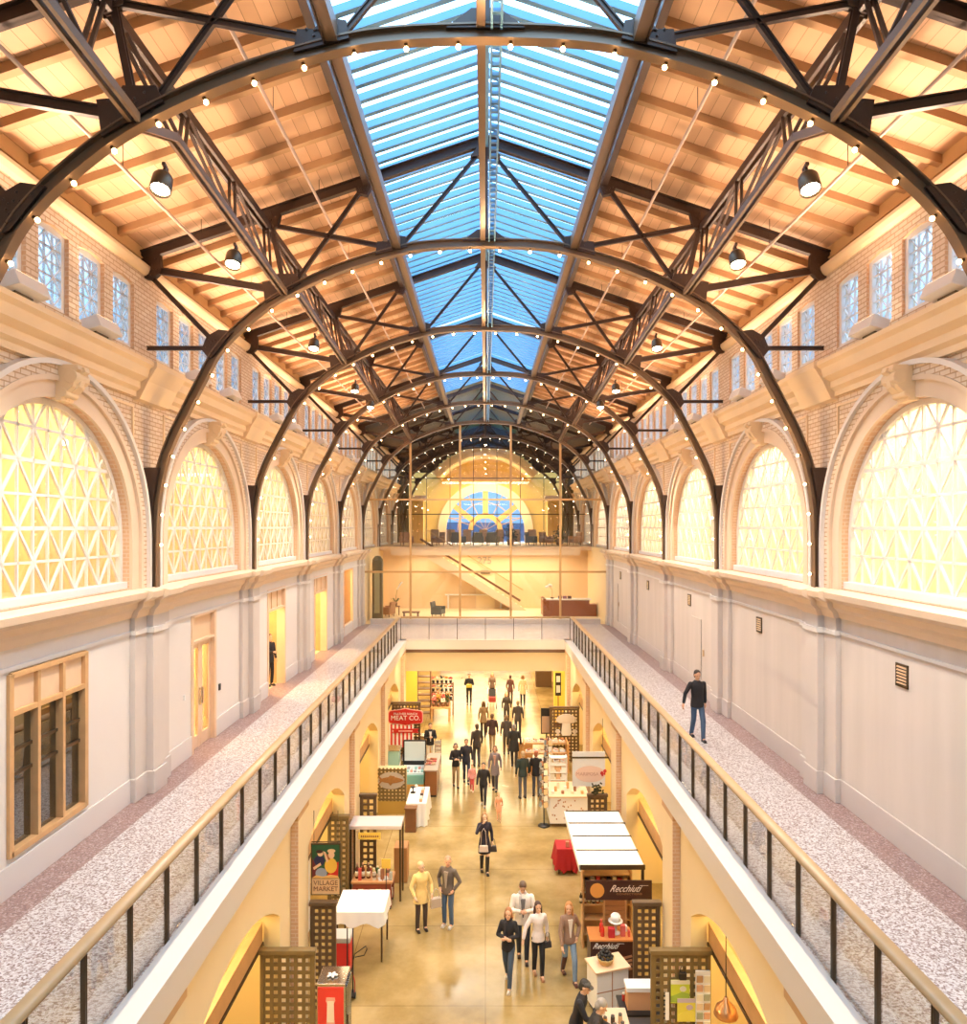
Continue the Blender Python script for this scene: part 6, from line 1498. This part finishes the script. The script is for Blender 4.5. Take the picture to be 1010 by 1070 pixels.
P(541,770,176,'person in a charcoal coat with light hair beyond the man in the grey jacket',1.74,(.07,.06,.055),.78,(.05,.045,.045),hair=(.30,.20,.10))
# far end
P(490,736,0,'person in a black jacket holding a yellow bag at the far end',1.74,BLK,.84,BLK,hair=(.03,.02,.02),arms=('fold','fold'))
x,y=G(490,736); handbag((x,y-.30,1.02),.36,.10,.18,(.62,.50,.08),'yellow-green bag held by the far person in the black jacket',0,.06)
P(514,733,0,'woman with long hair pushing a stroller at the far end',1.66,(.20,.13,.09),.84,BLK,hair=(.40,.20,.07),hairlen=.16,sex='f',arms=('push','push'))
x,y=G(514,738); e=empty('stroller',(x,y-.35,0),0,'dark red and black stroller pushed by the far woman','stroller')
MB().box(-.20,.20,-.18,.2,.35,.62).build('seat',C('stroller_red',(.35,.04,.03)),e,bevel=.03); MB().obox((0,.18,.80),.40,.05,.42,Matrix.Rotation(-.3,3,'X')).build('backrest',M['black'],e)
for a in (-.24,.24): 
    MB().tube([(a,.30,1.04),(a,.1,.5),(a,-.25,.12)],.014,6).build('frame_tube',M['chrome'],e,True)
    for b_ in (-.26,.22): MB().lathe([(0,-.02),(.09,-.02),(.10,0),(.09,.02),(0,.02)],(a,b_,.10),12,'x').build('wheel',M['black'],e,True)
P(533,735,170,'person in a dark patterned coat beside the stroller at the far end',1.62,(.14,.06,.05),.72,(.1,.08,.07),hair=(.10,.05,.03),sex='f')
P(546,737,175,'person in a long cream coat standing at the far end of the hall',1.72,(.72,.60,.38),.66,BLK,hair=(.30,.16,.07),hairlen=.08,sex='f')
# behind counters and in the doorway
person(-2.35,31.0,0,10,'butcher in a black shirt and white apron beside the meat sign',1.74,BLK,.84,(.75,.72,.65),hair=(.03,.02,.015),arms=('phone','phone'),open_front=(.75,.70,.62))
person(-7.12,24.0,MZ,60,'person in dark clothes standing inside the open wood-lined doorway',1.70,BLK,.80,BLK,hair=(.05,.03,.02),arms=('fold','hang'))
# ================================================================ CAMERA
cam=bpy.data.cameras.new('camera'); co=bpy.data.objects.new('camera',cam); COL.objects.link(co)
co.location=(0,0,CAMZ); co.rotation_euler=(PI/2,0,0)
cam.sensor_fit='HORIZONTAL'; cam.sensor_width=36; cam.lens=36*F/1010
cam.shift_x=-2/1010; cam.shift_y=16/1010; cam.clip_start=.1; cam.clip_end=600
bpy.context.scene.camera=co
# ================================================================ LIGHT
def area(name, loc, size, power, col, rot=(0,0,0), sy=None, spread=None):
    l=bpy.data.lights.new(name,'AREA'); l.energy=power; l.color=col; l.size=size
    if sy: l.shape='RECTANGLE'; l.size_y=sy
    if spread: l.spread=spread
    o=bpy.data.objects.new(name,l); COL.objects.link(o); o.location=loc; o.rotation_euler=rot
    return o
w=bpy.data.worlds.new('World'); bpy.context.scene.world=w; w.use_nodes=True; nt=w.node_tree; bg=nt.nodes['Background']
tc=nt.nodes.new('ShaderNodeTexCoord'); sp=nt.nodes.new('ShaderNodeSeparateXYZ'); nt.links.new(tc.outputs['Generated'],sp.inputs[0])
r=ramp(nt,[(0,(.12,.27,.48)),(.12,(.18,.34,.56)),(.24,(.26,.46,.74)),(.36,(1.0,1.75,2.6)),(1,(1.15,1.95,2.9))]); nt.links.new(sp.outputs[2],r.inputs[0])
nt.links.new(r.outputs[0],bg.inputs['Color']); bg.inputs['Strength'].default_value=2.3
WARM=(1,.72,.42); YEL=(1,.78,.42); NEU=(1,.88,.76)
for i,(s,y) in enumerate(UPL):
    if y>7: area('uplight_beam',(s*(XW-.42),y,H(3.55)),.6,120,(1,.70,.48),(0,s*math.radians(180-42),0),.25,math.radians(140))
for k in range(5):
    for a in (25,58,90,122,155):
        l=bpy.data.lights.new('bulb_glow','POINT'); l.energy=20; l.color=(1,.66,.34); l.shadow_soft_size=.06
        o=bpy.data.objects.new('bulb_glow',l); COL.objects.link(o); o.location=(6.15*math.cos(math.radians(a)),TY[k]-.02,H(-.9)+6.1*math.sin(math.radians(a)))
# offices behind the arched windows
for s in (-1,1):
    for k in range(1,7):
        area('office_light',(s*8.3,BAYC[k],H(3.0)),1.6,265 if s<0 else 540,(1,.84,.52) if s<0 else (1,.9,.72),(0,0,0),5.2)
# rooms behind the doors
for i,(yc,hw,zb,zt) in enumerate(LOPS):
    if i: area('room_light',(-8.5,yc+.2,H(-1.7)),1.5,260,YEL)
# skylight portals are the sky itself; general hall lamps hang at the girders
for s in (-1,1):
    for y in (8.95,11.5,16.9,22.2,25.2):
        l=bpy.data.lights.new('spot_beam','SPOT'); l.energy=1350; l.color=(1,.86,.70); l.spot_size=math.radians(95); l.spot_blend=.6; l.shadow_soft_size=.1
        o=bpy.data.objects.new('spot_beam',l); COL.objects.link(o); o.location=(s*3.98,y,H(4.24-.16)); o.rotation_euler=(0.1,s*-.12,0)
# shops under the walkways
for s in (-1,1):
    for k in range(0,5):
        area('shop_light',(s*5.5,PILY[k]+3.1,MZ-.55),2.4,220,(1,.80,.42),(0,0,0),4.5)
for s in (-1,1):
    for k in range(1,5):
        l=bpy.data.lights.new('arcade_fill','SPOT'); l.energy=260; l.color=(1,.80,.46); l.spot_size=math.radians(150); l.spot_blend=1; l.shadow_soft_size=.3  # unseen fill spots added to brighten the arcade walls
        o=bpy.data.objects.new('arcade_fill',l); COL.objects.link(o); o.location=(-s*3.3,PILY[k]+3.4,MZ-.9); o.rotation_euler=(0,s*math.radians(66)*-1,0)
for y in (36,42,48,54,60): area('hall_light',(0,y,3.55),7,560,(1,.82,.52),(0,0,0),3)
area('bridge_fill',(0,36.2,H(2.6)),5,420,(1,.88,.70),(0,0,0),2)  # added light without a fixture, brightens the bridge floor
for a in (-2.6,2.6): area('header_fill',(a,30.5,4.2),.8,38,(1,.82,.5),(math.radians(78),0,0),.4)  # pair of unseen fill lights added for the header
# lobby and lounge
area('lobby_light',(0,43,H(-1.25)),9,300,(1,.76,.45),(0,0,0),3)
area('cove_light',(0,46.0,H(-1.80)),10,190,(1,.86,.6),(0,0,0),.5)
area('lounge_light',(0,56.5,H(3.9)),5,800,(1,.78,.36),(0,0,0),5)
area('lounge_uplight',(0,58.4,H(-.5)),6,260,(1,.80,.40),(math.radians(205),0,0),1)
sc=bpy.context.scene
sc.view_settings.view_transform='Standard'; sc.view_settings.look='None'; sc.view_settings.exposure=.10; sc.view_settings.gamma=1
sc.cycles.use_denoising=True; sc.cycles.max_bounces=7; sc.cycles.diffuse_bounces=4; sc.cycles.transparent_max_bounces=16; sc.cycles.sample_clamp_indirect=6
sc.cycles.caustics_reflective=False; sc.cycles.caustics_refractive=False
